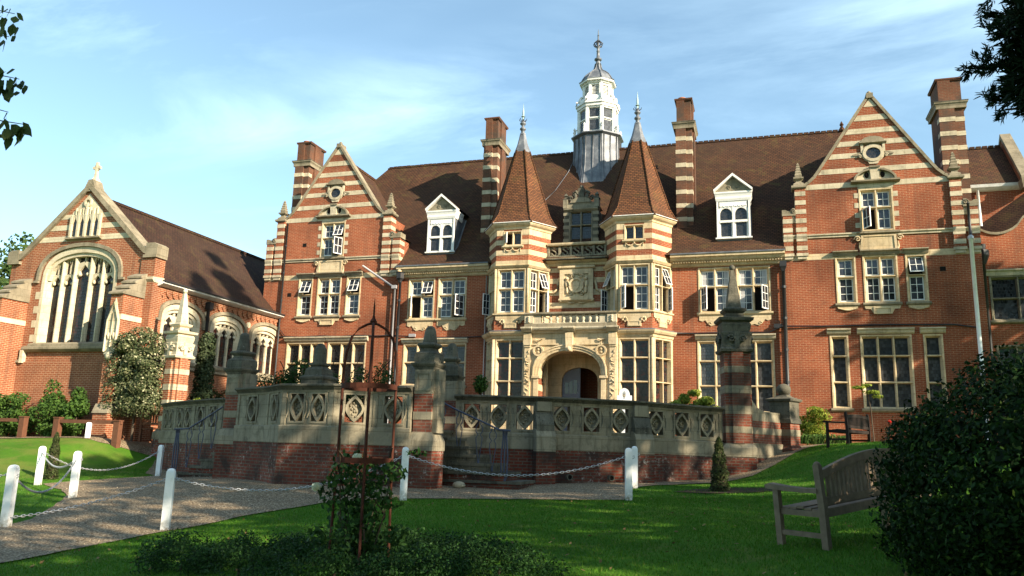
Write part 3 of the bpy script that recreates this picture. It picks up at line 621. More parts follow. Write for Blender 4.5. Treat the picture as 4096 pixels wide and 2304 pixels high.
# ------------------------------------------------------------------ canted bays with turrets
YB=33.0
def bay(xc,left):
    hb=1.46; hf=.755
    P=[(xc-hb,YM),(xc-hf,YB),(xc+hf,YB),(xc+hb,YM)]
    b=MB(); band=MB(); ca=MB()
    FS=[F2(P[i],P[i+1]) for i in range(3)]
    for F,l in FS:
        m=.09
        b.wall(F,0,l,FL-.6,6.25,[(m,l-m,2.95,6.2)],'stone'); b.wall(F,0,l,6.55,7.3,[],'brick'); b.wall(F,0,l,7.28,9.46,[(m,l-m,7.32,9.38)],'stone'); b.wall(F,0,l,9.46,11.2,[(l/2-.43,l/2+.43,10.42,11.1)] if F is FS[1][0] else [],'brick')
    # back of the turret above the roof
    Q=[(xc+hb,YM),(xc+hf,35.2),(xc-hf,35.2),(xc-hb,YM)]
    for i in range(3):
        F,l=F2(Q[i],Q[i+1]); b.wall(F,0,l,9.5,11.2,[],'brick')
    b.build('bay_wall',house)
    allp=P+[(xc+hf,35.2),(xc-hf,35.2)]
    for z0,z1 in ((9.50,9.74),(9.99,10.22)): band.mould(allp,[(-.1,z0),(.012,z0),(.012,z1),(-.1,z1)],'stone',True)
    opn=[P[2],P[3],(xc+hf,35.2),(xc-hf,35.2),P[0],P[1]]
    for z0,z1 in ((10.47,10.69),(10.90,11.18)):
        band.mould(opn,[(-.1,z0),(.012,z0),(.012,z1),(-.1,z1)],'stone'); band.box(FS[1][0],.0,hf-.432,-.1,.012,z0,z1,'stone'); band.box(FS[1][0],hf+.432,2*hf,-.1,.012,z0,z1,'stone')
    band.build('stone_stripe',house)
    ca.mould(P,[(-.05,6.22),(.04,6.24),(.07,6.33),(.16,6.38),(.22,6.46),(.24,6.52),(.05,6.58),(-.05,6.58)],'stone'); ca.mould(P,[(0,6.585),(.24,6.525),(.24,6.55),(0,6.61)],'lead')
    ca.mould(P,[(-.05,7.26),(.06,7.26),(.10,7.29),(.10,7.34),(-.05,7.36)],'stone'); ca.mould(P,[(-.05,9.38),(.05,9.40),(.10,9.46),(.13,9.50),(-.05,9.52)],'stone')
    ca.mould(allp,[(-.1,11.14),(.04,11.18),(.06,11.26),(.15,11.32),(.20,11.38),(.22,11.44),(-.1,11.5)],'stone',True)
    ca.mould(allp,[(.16,11.49),(.25,11.475),(.25,11.445),(.16,11.445)],'white_old',True)
    for (x,y) in P[1:3]: ca.lathe(x,y,[(.075,2.6),(.075,6.2)],8,'stone',0,True); ca.lathe(x,y,[(.06,7.37),(.06,9.36)],8,'stone',0,True)
    ca.build('cornice',house)
    for i,(F,l) in enumerate(FS):
        m=.10
        nl=2
        op={}
        if left: op={0:{(0,1):'left'},1:{},2:{(1,0):'top',(1,1):'right'}}[i]
        else: op={0:{(0,0):'top',(0,1):'left'},1:{(0,1):'left'},2:{(1,0):'top',(1,1):'right'}}[i]
        window(house,F,m,l-m,7.33,9.37,nl,(8.46,),opens=op,sill=False,jw=.11,mw=.09)
        window(house,F,m,l-m,2.95,6.2,nl,(5.38,4.38),'lead',sill=False,jw=.11,mw=.09,glass='glass_stain' if (left or i==1) else 'glass_stain')
        ap=MB(); ap.fprism(F,[(.06,7.25),(l-.06,7.25),(l-.06,7.08),(l*.8,6.98),(l*.70,6.93),(l*.70,6.68),(l*.30,6.68),(l*.30,6.93),(l*.2,6.98),(.06,7.08)],0,.04,'stone'); ap.ring(F,[(l*.32,6.7),(l*.68,6.7),(l*.68,6.92),(l*.32,6.92)],[(l*.36,6.74),(l*.64,6.74),(l*.64,6.88),(l*.36,6.88)],.04,.06,'stone')
        for s in (.24,.76):
            for t in range(7): ap.ball(F.p(l*s+.09*math.cos(t*2.4),.05,6.98+.08*math.sin(t*2.4)),.045,'stone',6)
        ap.build('window_apron',house)
    F,l=FS[1]; F=Fr(xc,YB)
    window(house,F,-.43,.43,10.42,11.1,2,(),opens={(0,0):'left'} if left else {},sill=2,jw=.09,mw=.08,style='lead')
    sw=MB(); swag(sw,F,-.36,.0,10.28,'stone',.02,.12); swag(sw,F,.0,.36,10.28,'stone',.02,.12); sw.ball(F.p(0,.03,10.3),.05,'stone',8)
    for s in (-1,1): sw.tube([F.p(s*.37,.03,10.3),F.p(s*.38,.03,10.14)],[.03,.012],6,'stone')
    sw.build('swag',house)
    # pyramid roof with a slight flare, lead cap, finial
    r=MB()
    def ringp(k,z): 
        cx,cy=xc,YM; return [(cx+(x-cx)*k,cy+(y-cy)*k,z) for x,y in allp]
    lv=[(1.21,11.44),(1.09,11.64),(.95,12.0),(.25,15.25)]
    for (k,z),(k2,z2) in zip(lv,lv[1:]):
        A=ringp(k,z);B=ringp(k2,z2)
        for i in range(6): r.poly([A[i],A[(i+1)%6],B[(i+1)%6],B[i]],'tile_red')
    r.poly(ringp(1.21,11.44)[::-1],'tile_red')
    for i in range(6):   # hip tiles
        r.tube([ringp(k,z)[i] for k,z in lv],.045,5,'tile_red')
    r.build('turret_roof',house)
    f=MB(); lv=[(.268,15.2),(.262,15.3),(.18,15.62),(.12,15.98),(.09,16.2)]
    for (k,z),(k2,z2) in zip(lv,lv[1:]):
        A=ringp(k,z);B=ringp(k2,z2)
        for i in range(6): f.poly([A[i],A[(i+1)%6],B[(i+1)%6],B[i]],'lead')
    f.lathe(xc,YM,[(.13,16.1),(.09,16.2),(.09,16.34),(.15,16.38),(.15,16.43),(.08,16.5),(.06,16.58),(.13,16.64),(.15,16.7),(.07,16.78),(.05,16.9)],10,'lead',0,True)
    for a in range(6): f.tube([(xc+.05*math.cos(a*1.047),YM+.05*math.sin(a*1.047),16.8),(xc+.17*math.cos(a*1.047),YM+.17*math.sin(a*1.047),16.85),(xc+.18*math.cos(a*1.047),YM+.18*math.sin(a*1.047),16.92)],.018,4,'iron')
    f.lathe(xc,YM,[(.05,16.9),(.04,17.0),(.10,17.04),(.04,17.1),(.05,17.14),(.045,17.3),(.02,17.5),(.004,17.72)],8,'copper')
    f.build('finial',house)
bay(-10.42,True); bay(-4.98,False)
# ------------------------------------------------------------------ recessed centre, stone panel, pierced parapet, porch
def centre():
    F=Fr(XA,YM); b=MB(); b.wall(F,-1.35,1.35,6.5,9.75,[],'brick'); b.build('wall',house)
    s=MB()
    for z0,z1 in ((7.05,7.45),(7.72,7.98),(8.30,8.55),(8.85,9.08),(9.36,9.56)): s.box(F,-1.34,1.34,-.05,.012,z0,z1,'stone')
    s.build('stone_stripe',house)
    c=MB(); c.uprism(F,[(0,9.62),(.08,9.66),(.1,9.74),(.22,9.80),(.30,9.88),(.34,9.96),(0,10.0)],-1.4,1.4,'stone'); c.build('cornice',house)
    # carved armorial panel: plain shield with ring and scrollwork
    p=MB(); p.fprism(F,[(-.72,8.12),(.72,8.12),(.72,9.4),(-.72,9.4)],0,.10,'stone'); p.ring(F,[(-.76,8.1),(.76,8.1),(.76,9.46),(-.76,9.46)],[(-.55,8.24),(.55,8.24),(.55,9.24),(-.55,9.24)],.1,.17,'stone')
    p.uprism(F,[(0,9.62),(.24,9.6),(.24,9.52),(.12,9.46),(0,9.46)],-.84,.84,'stone'); p.uprism(F,[(0,8.12),(.2,8.12),(.2,8.05),(.1,7.98),(0,7.97)],-.8,.8,'stone')
    p.lathe
    ci=lambda r:[(r*math.cos(R(t)),8.72+r*math.sin(R(t))) for t in range(0,360,15)]
    p.ring(F,ci(.34),ci(.26),.1,.2,'stone'); p.fprism(F,ci(.262),.1,.14,'stone'); p.fprism(F,[(-.14,8.84),(.14,8.84),(.13,8.66),(0,8.5),(-.13,8.66)],.14,.18,'stone')
    for sg in (-1,1):
        p.ball(F.p(sg*.43,.15,9.02),.085,'stone',8); p.ball(F.p(sg*.45,.14,8.78),.1,'stone',8,.9,.8,1.7); p.ball(F.p(sg*.42,.14,8.5),.085,'stone',8,.8,.7,1.9)
        p.tube([F.p(sg*.40,.2,8.92),F.p(sg*.32,.22,8.82),F.p(sg*.3,.2,8.72)],.035,5,'stone')
        scroll(p,F,sg*.2,9.14,.12,sg,.14,'stone',.035); scroll(p,F,sg*.25,8.34,.13,-sg,.14,'stone',.035)
        p.tube([F.p(sg*.8,.04,9.1),F.p(sg*.86,.06,8.8),F.p(sg*.9,.06,8.55),F.p(sg*1.05,.06,8.42),F.p(sg*1.24,.05,8.44)],[.03,.06,.06,.05,.02],6,'stone')
        p.ball(F.p(sg*.72,.12,8.05),.08,'stone',8)
    swag(p,F,-.5,0,8.02,'stone',.06,.09); swag(p,F,0,.5,8.02,'stone',.06,.09)
    p.build('armorial_panel',house)
    # pierced parapet between the turrets with scroll panels
    G=Fr(XA,YM-.12); q=MB(); q.box(G,-1.33,1.33,-.1,.1,9.98,10.1,'stone_grey'); q.mould([G.p(-1.33,.1,0)[:2],G.p(1.33,.1,0)[:2]],[(-.25,10.52),(.06,10.54),(.09,10.6),(.09,10.66),(-.25,10.68)],'stone')
    for i in range(6):
        u=-1.3+i*.52; q.box(G,u-.05,u+.05,-.08,.08,10.1,10.52,'stone_grey')
    for i in range(5):
        u=-1.04+i*.52; pts=[]
        for t in range(15):
            a=math.pi*(.1+1.35*t/14); pts.append(G.p(u+.09*math.cos(a),0,10.415+.085*math.sin(a)))
        for t in range(15):
            a=math.pi*(.45-1.35*t/14); pts.append(G.p(u+.09*math.cos(a),0,10.21+.095*math.sin(a)))
        q.tube(pts,.036,6,'stone_grey')
        for sg in (-1,1): scroll(q,G,u+sg*.14,10.3+sg*.12,.07,sg,0,'stone_grey',.025); scroll(q,G,u-sg*.15,10.3+sg*.14,.06,sg,0,'stone_grey',.022)
    q.uprism(G,[(.1,9.98),(.32,9.9),(.32,9.86),(.1,9.86)],-1.33,1.33,'stone_dark'); q.build('pierced_parapet',house)
def arch_pts(hw,zs,za,n=16):   # flattened (four centred) arch
    out_=[]
    for i in range(n+1):
        t=math.pi*(1-i/n); u=hw*math.cos(t); out_.append((u,zs+(za-zs)*(abs(math.sin(t))**.72)*(1-.0*abs(u))))
    return out_
def porch():
    yP=32.86; F=Fr(XA,yP); hw=2.02; A=arch_pts(1.36,4.55,5.68); b=MB()
    b.wall(F,-hw,-1.36,FL-.6,4.55,[],'stone'); b.wall(F,1.36,hw,FL-.6,4.55,[],'stone')
    for (u,z),(u2,z2) in zip(A,A[1:]): b.poly([F.p(u,0,z),F.p(u2,0,z2),F.p(u2,0,6.45),F.p(u,0,6.45)],'stone')
    b.wall(F,-hw,-1.36,4.55,6.45,[],'stone'); b.wall(F,1.36,hw,4.55,6.45,[],'stone')
    # side cheeks back to the bays, interior
    for s in (-1,1): b.wall(Fr(XA+s*hw,yP if s>0 else 34.1,0,s),0,1.24,FL-.6,6.45,[],'stone')
    # intrados
    for (u,z),(u2,z2) in zip(A,A[1:]): b.poly([F.p(u,0,z),F.p(u2,0,z2),F.p(u2,-.55,z2),F.p(u,-.55,z)],'stone')
    b.build('porch_wall',house)
    k=MB()
    for s in (-1,1):
        G=Fr(XA+s*1.45,yP+.3 if s<0 else 34.9,0,1 if s<0 else -1); k.wall(G,0,1.75,FL-.6,5.8,[],'brick')
        for z in (2.35,2.9,3.45,4.0,4.55): k.box(G,0,1.74,-.05,.012,z,z+.27,'stone')
    D=arch_pts(.82,4.45,5.15); I=Fr(XA,34.85)
    for (u,z),(u2,z2) in zip(D,D[1:]): k.poly([I.p(u,0,z),I.p(u2,0,z2),I.p(u2,0,5.9),I.p(u,0,5.9)],'stone'); k.poly([I.p(u,0,z),I.p(u2,0,z2),I.p(u2,-.25,z2),I.p(u,-.25,z)],'stone')
    k.wall(I,-1.5,-.82,FL-.6,5.9,[],'stone'); k.wall(I,.82,1.5,FL-.6,5.9,[],'stone')
    k.poly([(XA-1.5,32.9,5.75),(XA+1.5,32.9,5.75),(XA+1.5,34.9,5.75),(XA-1.5,34.9,5.75)],'stone')
    for s in (-1,1): k.wall(Fr(XA+s*.82,34.85 if s<0 else 35.1,0,1 if s<0 else -1),0,.25,FL-.6,4.45,[],'stone')
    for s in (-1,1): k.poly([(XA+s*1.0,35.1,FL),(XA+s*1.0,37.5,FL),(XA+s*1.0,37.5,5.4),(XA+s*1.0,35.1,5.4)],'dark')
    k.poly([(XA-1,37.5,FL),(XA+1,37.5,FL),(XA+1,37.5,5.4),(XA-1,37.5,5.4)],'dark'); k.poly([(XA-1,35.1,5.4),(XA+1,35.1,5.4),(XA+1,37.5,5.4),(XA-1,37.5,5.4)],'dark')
    k.build('porch_interior',house)
    d=MB(); J=Fr(XA,35.0); H=[p for p in D if p[0]<=.001]; d.fprism(J,[(-.815,FL)]+[(u,z-.01) for u,z in H]+[(0,FL)],-.06,0,'door')
    for z0,z1 in ((2.1,2.9),(3.05,3.85)):
        for u in (-.72,-.36): d.ring(J,[(u,z0),(u+.3,z0),(u+.3,z1),(u,z1)],[(u+.05,z0+.05),(u+.25,z0+.05),(u+.25,z1-.05),(u+.05,z1-.05)],0,.02,'door')
    for u in (-.70,-.50,-.30): d.box(J,u,u+.16,-.02,.006,4.0,4.46+.3*(u+.8),'glass')
    d.build('door',house)
    # archivolt, keystone, frieze, pilasters, roundels
    t=MB()
    for r0,r1,n in ((0,.10,.05),(.10,.2,.09),(.2,.25,.13)):
        O=arch_pts(1.36+r1,4.55,5.68+r1); Q=arch_pts(1.36+r0,4.55,5.68+r0)
        for i in range(len(O)-1): t.extr([F.p(*Q[i][:1],0,Q[i][1]),F.p(Q[i+1][0],0,Q[i+1][1]),F.p(O[i+1][0],0,O[i+1][1]),F.p(O[i][0],0,O[i][1])],[F.p(Q[i][0],n,Q[i][1]),F.p(Q[i+1][0],n,Q[i+1][1]),F.p(O[i+1][0],n,O[i+1][1]),F.p(O[i][0],n,O[i][1])],'stone')
    for s in (-1,1):
        t.box(F,min(s*1.36,s*1.56),max(s*1.36,s*1.56),.0,.06,FL,4.5,'stone'); t.box(F,min(s*1.3,s*1.64),max(s*1.3,s*1.64),-.1,.12,4.5,4.6,'stone')
        a=min(s*1.72,s*1.98); t.box(F,a,a+.26,0,.08,FL,5.82,'stone'); 
        for j in range(26):
            z=2.2+j*.135; t.tube([F.p(a+.13+.08*math.sin(j*2.1),.085,z),F.p(a+.13-.08*math.sin(j*1.7+1),.11,z+.05),F.p(a+.13+.09*math.cos(j*1.3),.085,z+.1)],.024,4,'stone')
        t.box(F,a-.02,a+.28,0,.12,5.82,5.9,'stone'); t.box(F,a-.04,a+.30,0,.14,6.08,6.42,'stone'); t.fprism(F,[(a-.02,5.9),(a+.28,5.9),(a+.31,6.08),(a-.05,6.08)],0,.16,'stone')
        cu=s*1.36; ci=lambda r:[(cu+r*math.cos(R(q)),5.66+r*math.sin(R(q))) for q in range(0,360,20)]
        t.ring(F,ci(.235),ci(.165),0,.14,'stone'); t.fprism(F,ci(.167),0,.06,'stone'); t.ball(F.p(cu,.07,5.72),.07,'stone',8); t.ball(F.p(cu,.06,5.58),.09,'stone',8,1,.6,.8)
        t.tube([F.p(cu,.05,5.9),F.p(cu,.06,6.1)],.02,5,'stone'); t.tube([F.p(cu-.16,.05,6.16),F.p(cu,.08,6.1),F.p(cu+.16,.05,6.16)],[.02,.04,.02],5,'stone')
    t.fprism(F,[(-.17,6.42),(.17,6.42),(.12,5.62),(-.12,5.62)],0,.2,'stone'); t.ball(F.p(0,.18,5.72),.11,'stone',8)
    t.uprism(F,[(0,5.98),(.06,5.97),(.06,5.91),(0,5.9)],-1.7,1.7,'stone'); 
    t.build('porch_carving',house)
    c=MB()
    c.mould([F.p(-2.1,0,0)[:2],F.p(2.1,0,0)[:2]],[(-.2,6.42),(.08,6.42),(.12,6.47),(.26,6.54),(.30,6.6),(.30,6.66),(-.2,6.68)],'stone_band')
    for u in (-1.86,0,1.86): c.mould([F.p(u-.24,.30,0)[:2],F.p(u+.24,.30,0)[:2]],[(-.3,6.46),(-.1,6.46),(.0,6.55),(.07,6.6),(.07,6.67),(-.3,6.69)],'stone_band')
    c.build('porch_cornice',house)
    # balcony
    G=Fr(XA,yP+.02); p=MB(); p.box(G,-2.0,2.0,-.2,.16,6.68,6.82,'coping'); p.box(G,-1.98,1.98,-.14,.1,6.82,6.86,'stone_band')
    p.mould([G.p(-2.02,.1,0)[:2],G.p(2.02,.1,0)[:2]],[(-.26,7.2),(.04,7.2),(.08,7.25),(.08,7.32),(-.26,7.34)],'coping')
    for s in (-1,1):
        a=min(s*1.62,s*2.0); p.box(G,a,a+.38,-.14,.12,6.86,7.2,'stone_band'); a=min(s*1.28,s*1.62); p.box(G,a,a+.34,-.12,.07,6.86,7.2,'stone_band'); 
        for t_ in (0,1,2): p.ball(G.p(s*1.81,.13,6.93+.09*t_),.06,'stone_band',6)
        p.box(Fr(XA,33.0),min(s*1.9,s*2.04),max(s*1.9,s*2.04),-1.05,-.05,6.7,7.3,'stone_band')
    p.build('balcony',house)
    for i in range(9):
        x=XA-1.14+i*.285; q=MB(); q.lathe(x,yP,[(.07,6.86),(.07,6.90),(.04,6.92),(.055,6.97),(.085,7.06),(.05,7.13),(.07,7.16),(.07,7.2)],10,'stone_band',0,True); q.build('baluster',house)
    f=MB(); f.poly([(XA-2,yP,6.7),(XA+2,yP,6.7),(XA+2,34.2,6.7),(XA-2,34.2,6.7)],'lead'); f.build('balcony_floor',house)
centre(); porch()
# ------------------------------------------------------------------ stone dormer on the centre
def stone_dormer():
    F=Fr(XA,34.75); b=MB(); b.box(F,-.80,-.52,-1.9,0,10.3,12.45,'stone_dark'); b.box(F,.52,.80,-1.9,0,10.3,12.45,'stone_dark'); b.box(F,-.8,.8,-1.9,0,10.3,10.86,'stone_dark')
    for s in (-1,1):
        for j in range(5): b.box(F,min(s*.56,s*.83),max(s*.56,s*.83),-.2,.02,10.92+j*.32,11.08+j*.32,'stone_grey')
    b.mould([F.p(-.8,0,0)[:2],F.p(.8,0,0)[:2]],[(-.4,12.36),(.04,12.38),(.12,12.46),(.12,12.52),(-.4,12.55)],'stone_grey'); b.box(F,-.8,.8,-.4,.05,12.55,12.78,'stone_grey')
    for s in (-1,1):
        b.box(F,min(s*.62,s*.84),max(s*.62,s*.84),-.3,.08,12.55,12.95,'stone_grey'); b.sq(*F.p(s*.73,-.1,0)[:2],[(.14,12.95),(.14,13.0),(.08,13.05),(.06,13.12),(.1,13.16),(.02,13.3)],'stone_dark'); scroll(b,F,s*.5,13.0,.13,s,.0,'stone_dark',.05); scroll(b,F,s*.3,13.2,.14,-s,.0,'stone_dark',.05)
        b.ball(F.p(s*.27,.0,13.05),.11,'stone_dark',8,.9,.8,1.8); b.ball(F.p(s*.24,.0,13.32),.08,'stone_dark',8)
    ac=[(.5*math.cos(R(180-t)),12.78+.26*math.sin(R(180-t))) for t in range(0,181,20)]; b.fprism(F,ac,-.3,.1,'stone_grey')
    b.box(F,-.14,.14,-.2,.02,13.0,13.5,'stone_dark'); b.ball(F.p(0,-.08,13.56),.1,'stone_dark',8); b.poly([F.p(-.8,-.3,12.7),F.p(.8,-.3,12.7),F.p(.8,-2,12.7),F.p(-.8,-2,12.7)],'lead')
    b.build('stone_dormer',house)
    window(house,F,-.54,.54,10.86,12.4,2,(11.72,),'lead',stone='stone_grey',sill=False,jw=.08,mw=.1)
stone_dormer()
def white_dormer(xc,left):
    F=Fr(xc,34.42); hw=.68; b=MB(); b.box(F,-hw-.03,hw+.03,-.6,0,10.2,10.62,'lead'); b.uprism(F,[(0,10.7),(.12,10.68),(.12,10.62),(0,10.6)],-hw-.08,hw+.08,'white_old')
    for u in (-.4,0,.4): b.ball(F.p(u,.01,10.44),.06,'iron',8,1,.4,1)
    for s in (-1,1):
        b.box(F,min(s*(hw-.1),s*hw),max(s*(hw-.1),s*hw),-.14,.02,10.66,12.3,'white'); b.box(F,min(s*(hw-.06),s*(hw+.02)),max(s*(hw-.06),s*(hw+.02)),0,.05,10.7,12.3,'white')
        G=Fr(xc+s*(hw-.01),34.5 if s>0 else 37,0,s)
        b.poly([(xc+s*hw,34.45,10.45),(xc+s*hw,34.45,12.6),(xc+s*hw,35.95,12.6)],'lead')
        b.tube([(xc+s*(hw+.02),34.5,10.5),(xc+s*(hw+.02),35.9,12.6)],.05,4,'lead')
    b.box(F,-hw,hw,-.14,.02,12.0,12.35,'white')
    b.box(F,-.045,.045,-.1,.03,10.68,12.1,'white'); b.box(F,-hw+.1,hw-.1,-.1,.04,11.36,11.46,'white')
    for s in (-1,1):   # arched heads
        c=s*.315; A=[(c+.25*math.cos(R(180-t)),11.75+.25*math.sin(R(180-t))) for t in range(0,181,15)]
        for (u,z),(u2,z2) in zip(A,A[1:]): b.extr([F.p(u,-.1,z),F.p(u2,-.1,z2),F.p(u2,-.1,12.05),F.p(u,-.1,12.05)],[F.p(u,.015,z),F.p(u2,.015,z2),F.p(u2,.015,12.05),F.p(u,.015,12.05)],'white')
        for e in (-1,1): b.box(F,min(c+e*.25,c+e*.29),max(c+e*.25,c+e*.29),-.1,.015,11.46,12.05,'white')
    for j in range(14): b.ball(F.p(-.52+j*.08,.03,12.08+.02*(j%2)),.03,'white',6)
    b.mould([F.p(-hw,-.9,0)[:2],F.p(-hw,0.02,0)[:2],F.p(hw,.02,0)[:2],F.p(hw,-.9,0)[:2]],[(-.05,12.3),(.03,12.32),(.06,12.42),(.06,12.52),(.08,12.6),(.11,12.66),(.11,12.72),(-.05,12.74)],'white')
    b.fprism(F,[(-hw-.1,12.74),(hw+.1,12.74),(0,13.38)],-.2,.02,'stone_grey')
    for s in (-1,1): b.extr([F.p(s*(hw+.12),-.2,12.73),F.p(0,-.2,13.42),F.p(0,-.2,13.54),F.p(s*(hw+.14),-.2,12.82)],[F.p(s*(hw+.12),.2,12.73),F.p(0,.2,13.42),F.p(0,.2,13.54),F.p(s*(hw+.14),.2,12.82)],'white'); scroll(b,F,s*.16,12.92,.1,s,.03,'stone_grey',.02)
    b.build('dormer',house)
    r=MB()
    for s in (-1,1): r.poly([F.p(0,.12,13.56),F.p(s*(hw+.16),.12,12.82),F.p(s*(hw+.16),-2.2,12.82),F.p(0,-2.4,13.56)],'tile')
    r.build('dormer_roof',house)
    g=MB(); g.poly([F.p(-.6,-.06,10.68),F.p(.6,-.06,10.68),F.p(.6,-.06,12.1),F.p(-.6,-.06,12.1)],'glass_lead'); g.build('pane',house)
    s=MB()
    for sg in (-1,1):
        c=sg*.315; a0,a1=c-.26,c+.26
        for u in (a0,a1-.04): s.box(F,u,u+.04,-.055,-.02,10.7,11.38,'white')
        s.box(F,a0+.04,a1-.04,-.055,-.02,10.7,10.74,'white')
    s.build('glazing_bars',house)
white_dormer(-14.5,True); white_dormer(-.9,False)
# ------------------------------------------------------------------ chimneys
def chimney(x0,x1,y0,y1,zb,zc,zt,pot,band=.64):
    b=MB(); F=Fr(0,y0); d=y1-y0; w=x1-x0
    b.box(F,x0,x1,-d,0,zb,zc,'brick_soot'); b.box(F,x0+w*.0,x0+w*.62,0,.09,zb,zc,'brick_soot')
    G=Fr(x1,y0,0,1); Gl=Fr(x0,y1,0,-1)
    b.box(G,d*.3,d*.7,0,.08,zb,zc,'brick_soot')
    z=zc-.85
    while z>zb:
        b.box(F,x0-.012,x0+w*.62+.012,-.3,.105,z,z+.2,'stone_band'); b.box(F,x0+w*.62,x1+.014,-.32,.014,z,z+.2,'stone_band'); z-=band
    P=[(x0,y0),(x1,y0),(x1,y1),(x0,y1)]
    b.mould(P,[(-.1,zc-.26),(.10,zc-.26),(.10,zc-.14),(.12,zc-.08),(.16,zc-.03),(.17,zc+.03),(-.1,zc+.05)],'coping',True); b.mould(P,[(-.1,zc+.052),(.18,zc+.035),(.18,zc+.06),(-.1,zc+.09)],'stone_dark',True)
    b.box(F,x0+.04,x1-.04,-d+.04,-.04,zc,zt,'brick_soot'); b.box(F,x0+.04,x0+.04+w*.5,-.04,.03,zc,zt,'brick_soot'); b.box(G,d*.3,d*.7,-.04,.03,zc,zt,'brick_soot')
    b.mould([(x0+.04,y0+.04),(x1-.04,y0+.04),(x1-.04,y1-.04),(x0+.04,y1-.04)],[(-.1,zt-.12),(.05,zt-.12),(.09,zt-.06),(.09,zt),(-.1,zt)],'brick_soot',True); b.box(F,x0+.1,x1-.1,-d+.1,-.1,zt-.1,zt+.01,'brick_soot')
    o=b.build('chimney',house)
    if pot: p=MB(); p.lathe((x0+x1)/2-.1,y0+.4,[(.15,zt),(.15,zt+.12),(.19,zt+.14),(.19,zt+.18),(.13,zt+.18)],12,'pot',0,True); p.build('chimney_pot',o)
chimney(-12.72,-12.02,35.2,36.6,11.0,16.42,17.66,False)
chimney(-3.38,-2.66,35.2,36.6,11.0,16.42,17.66,True)
chimney(-23.92,-23.1,36.0,37.5,11.2,16.53,17.68,True)
chimney(7.66,8.64,36.0,37.5,10.5,16.58,17.74,False)
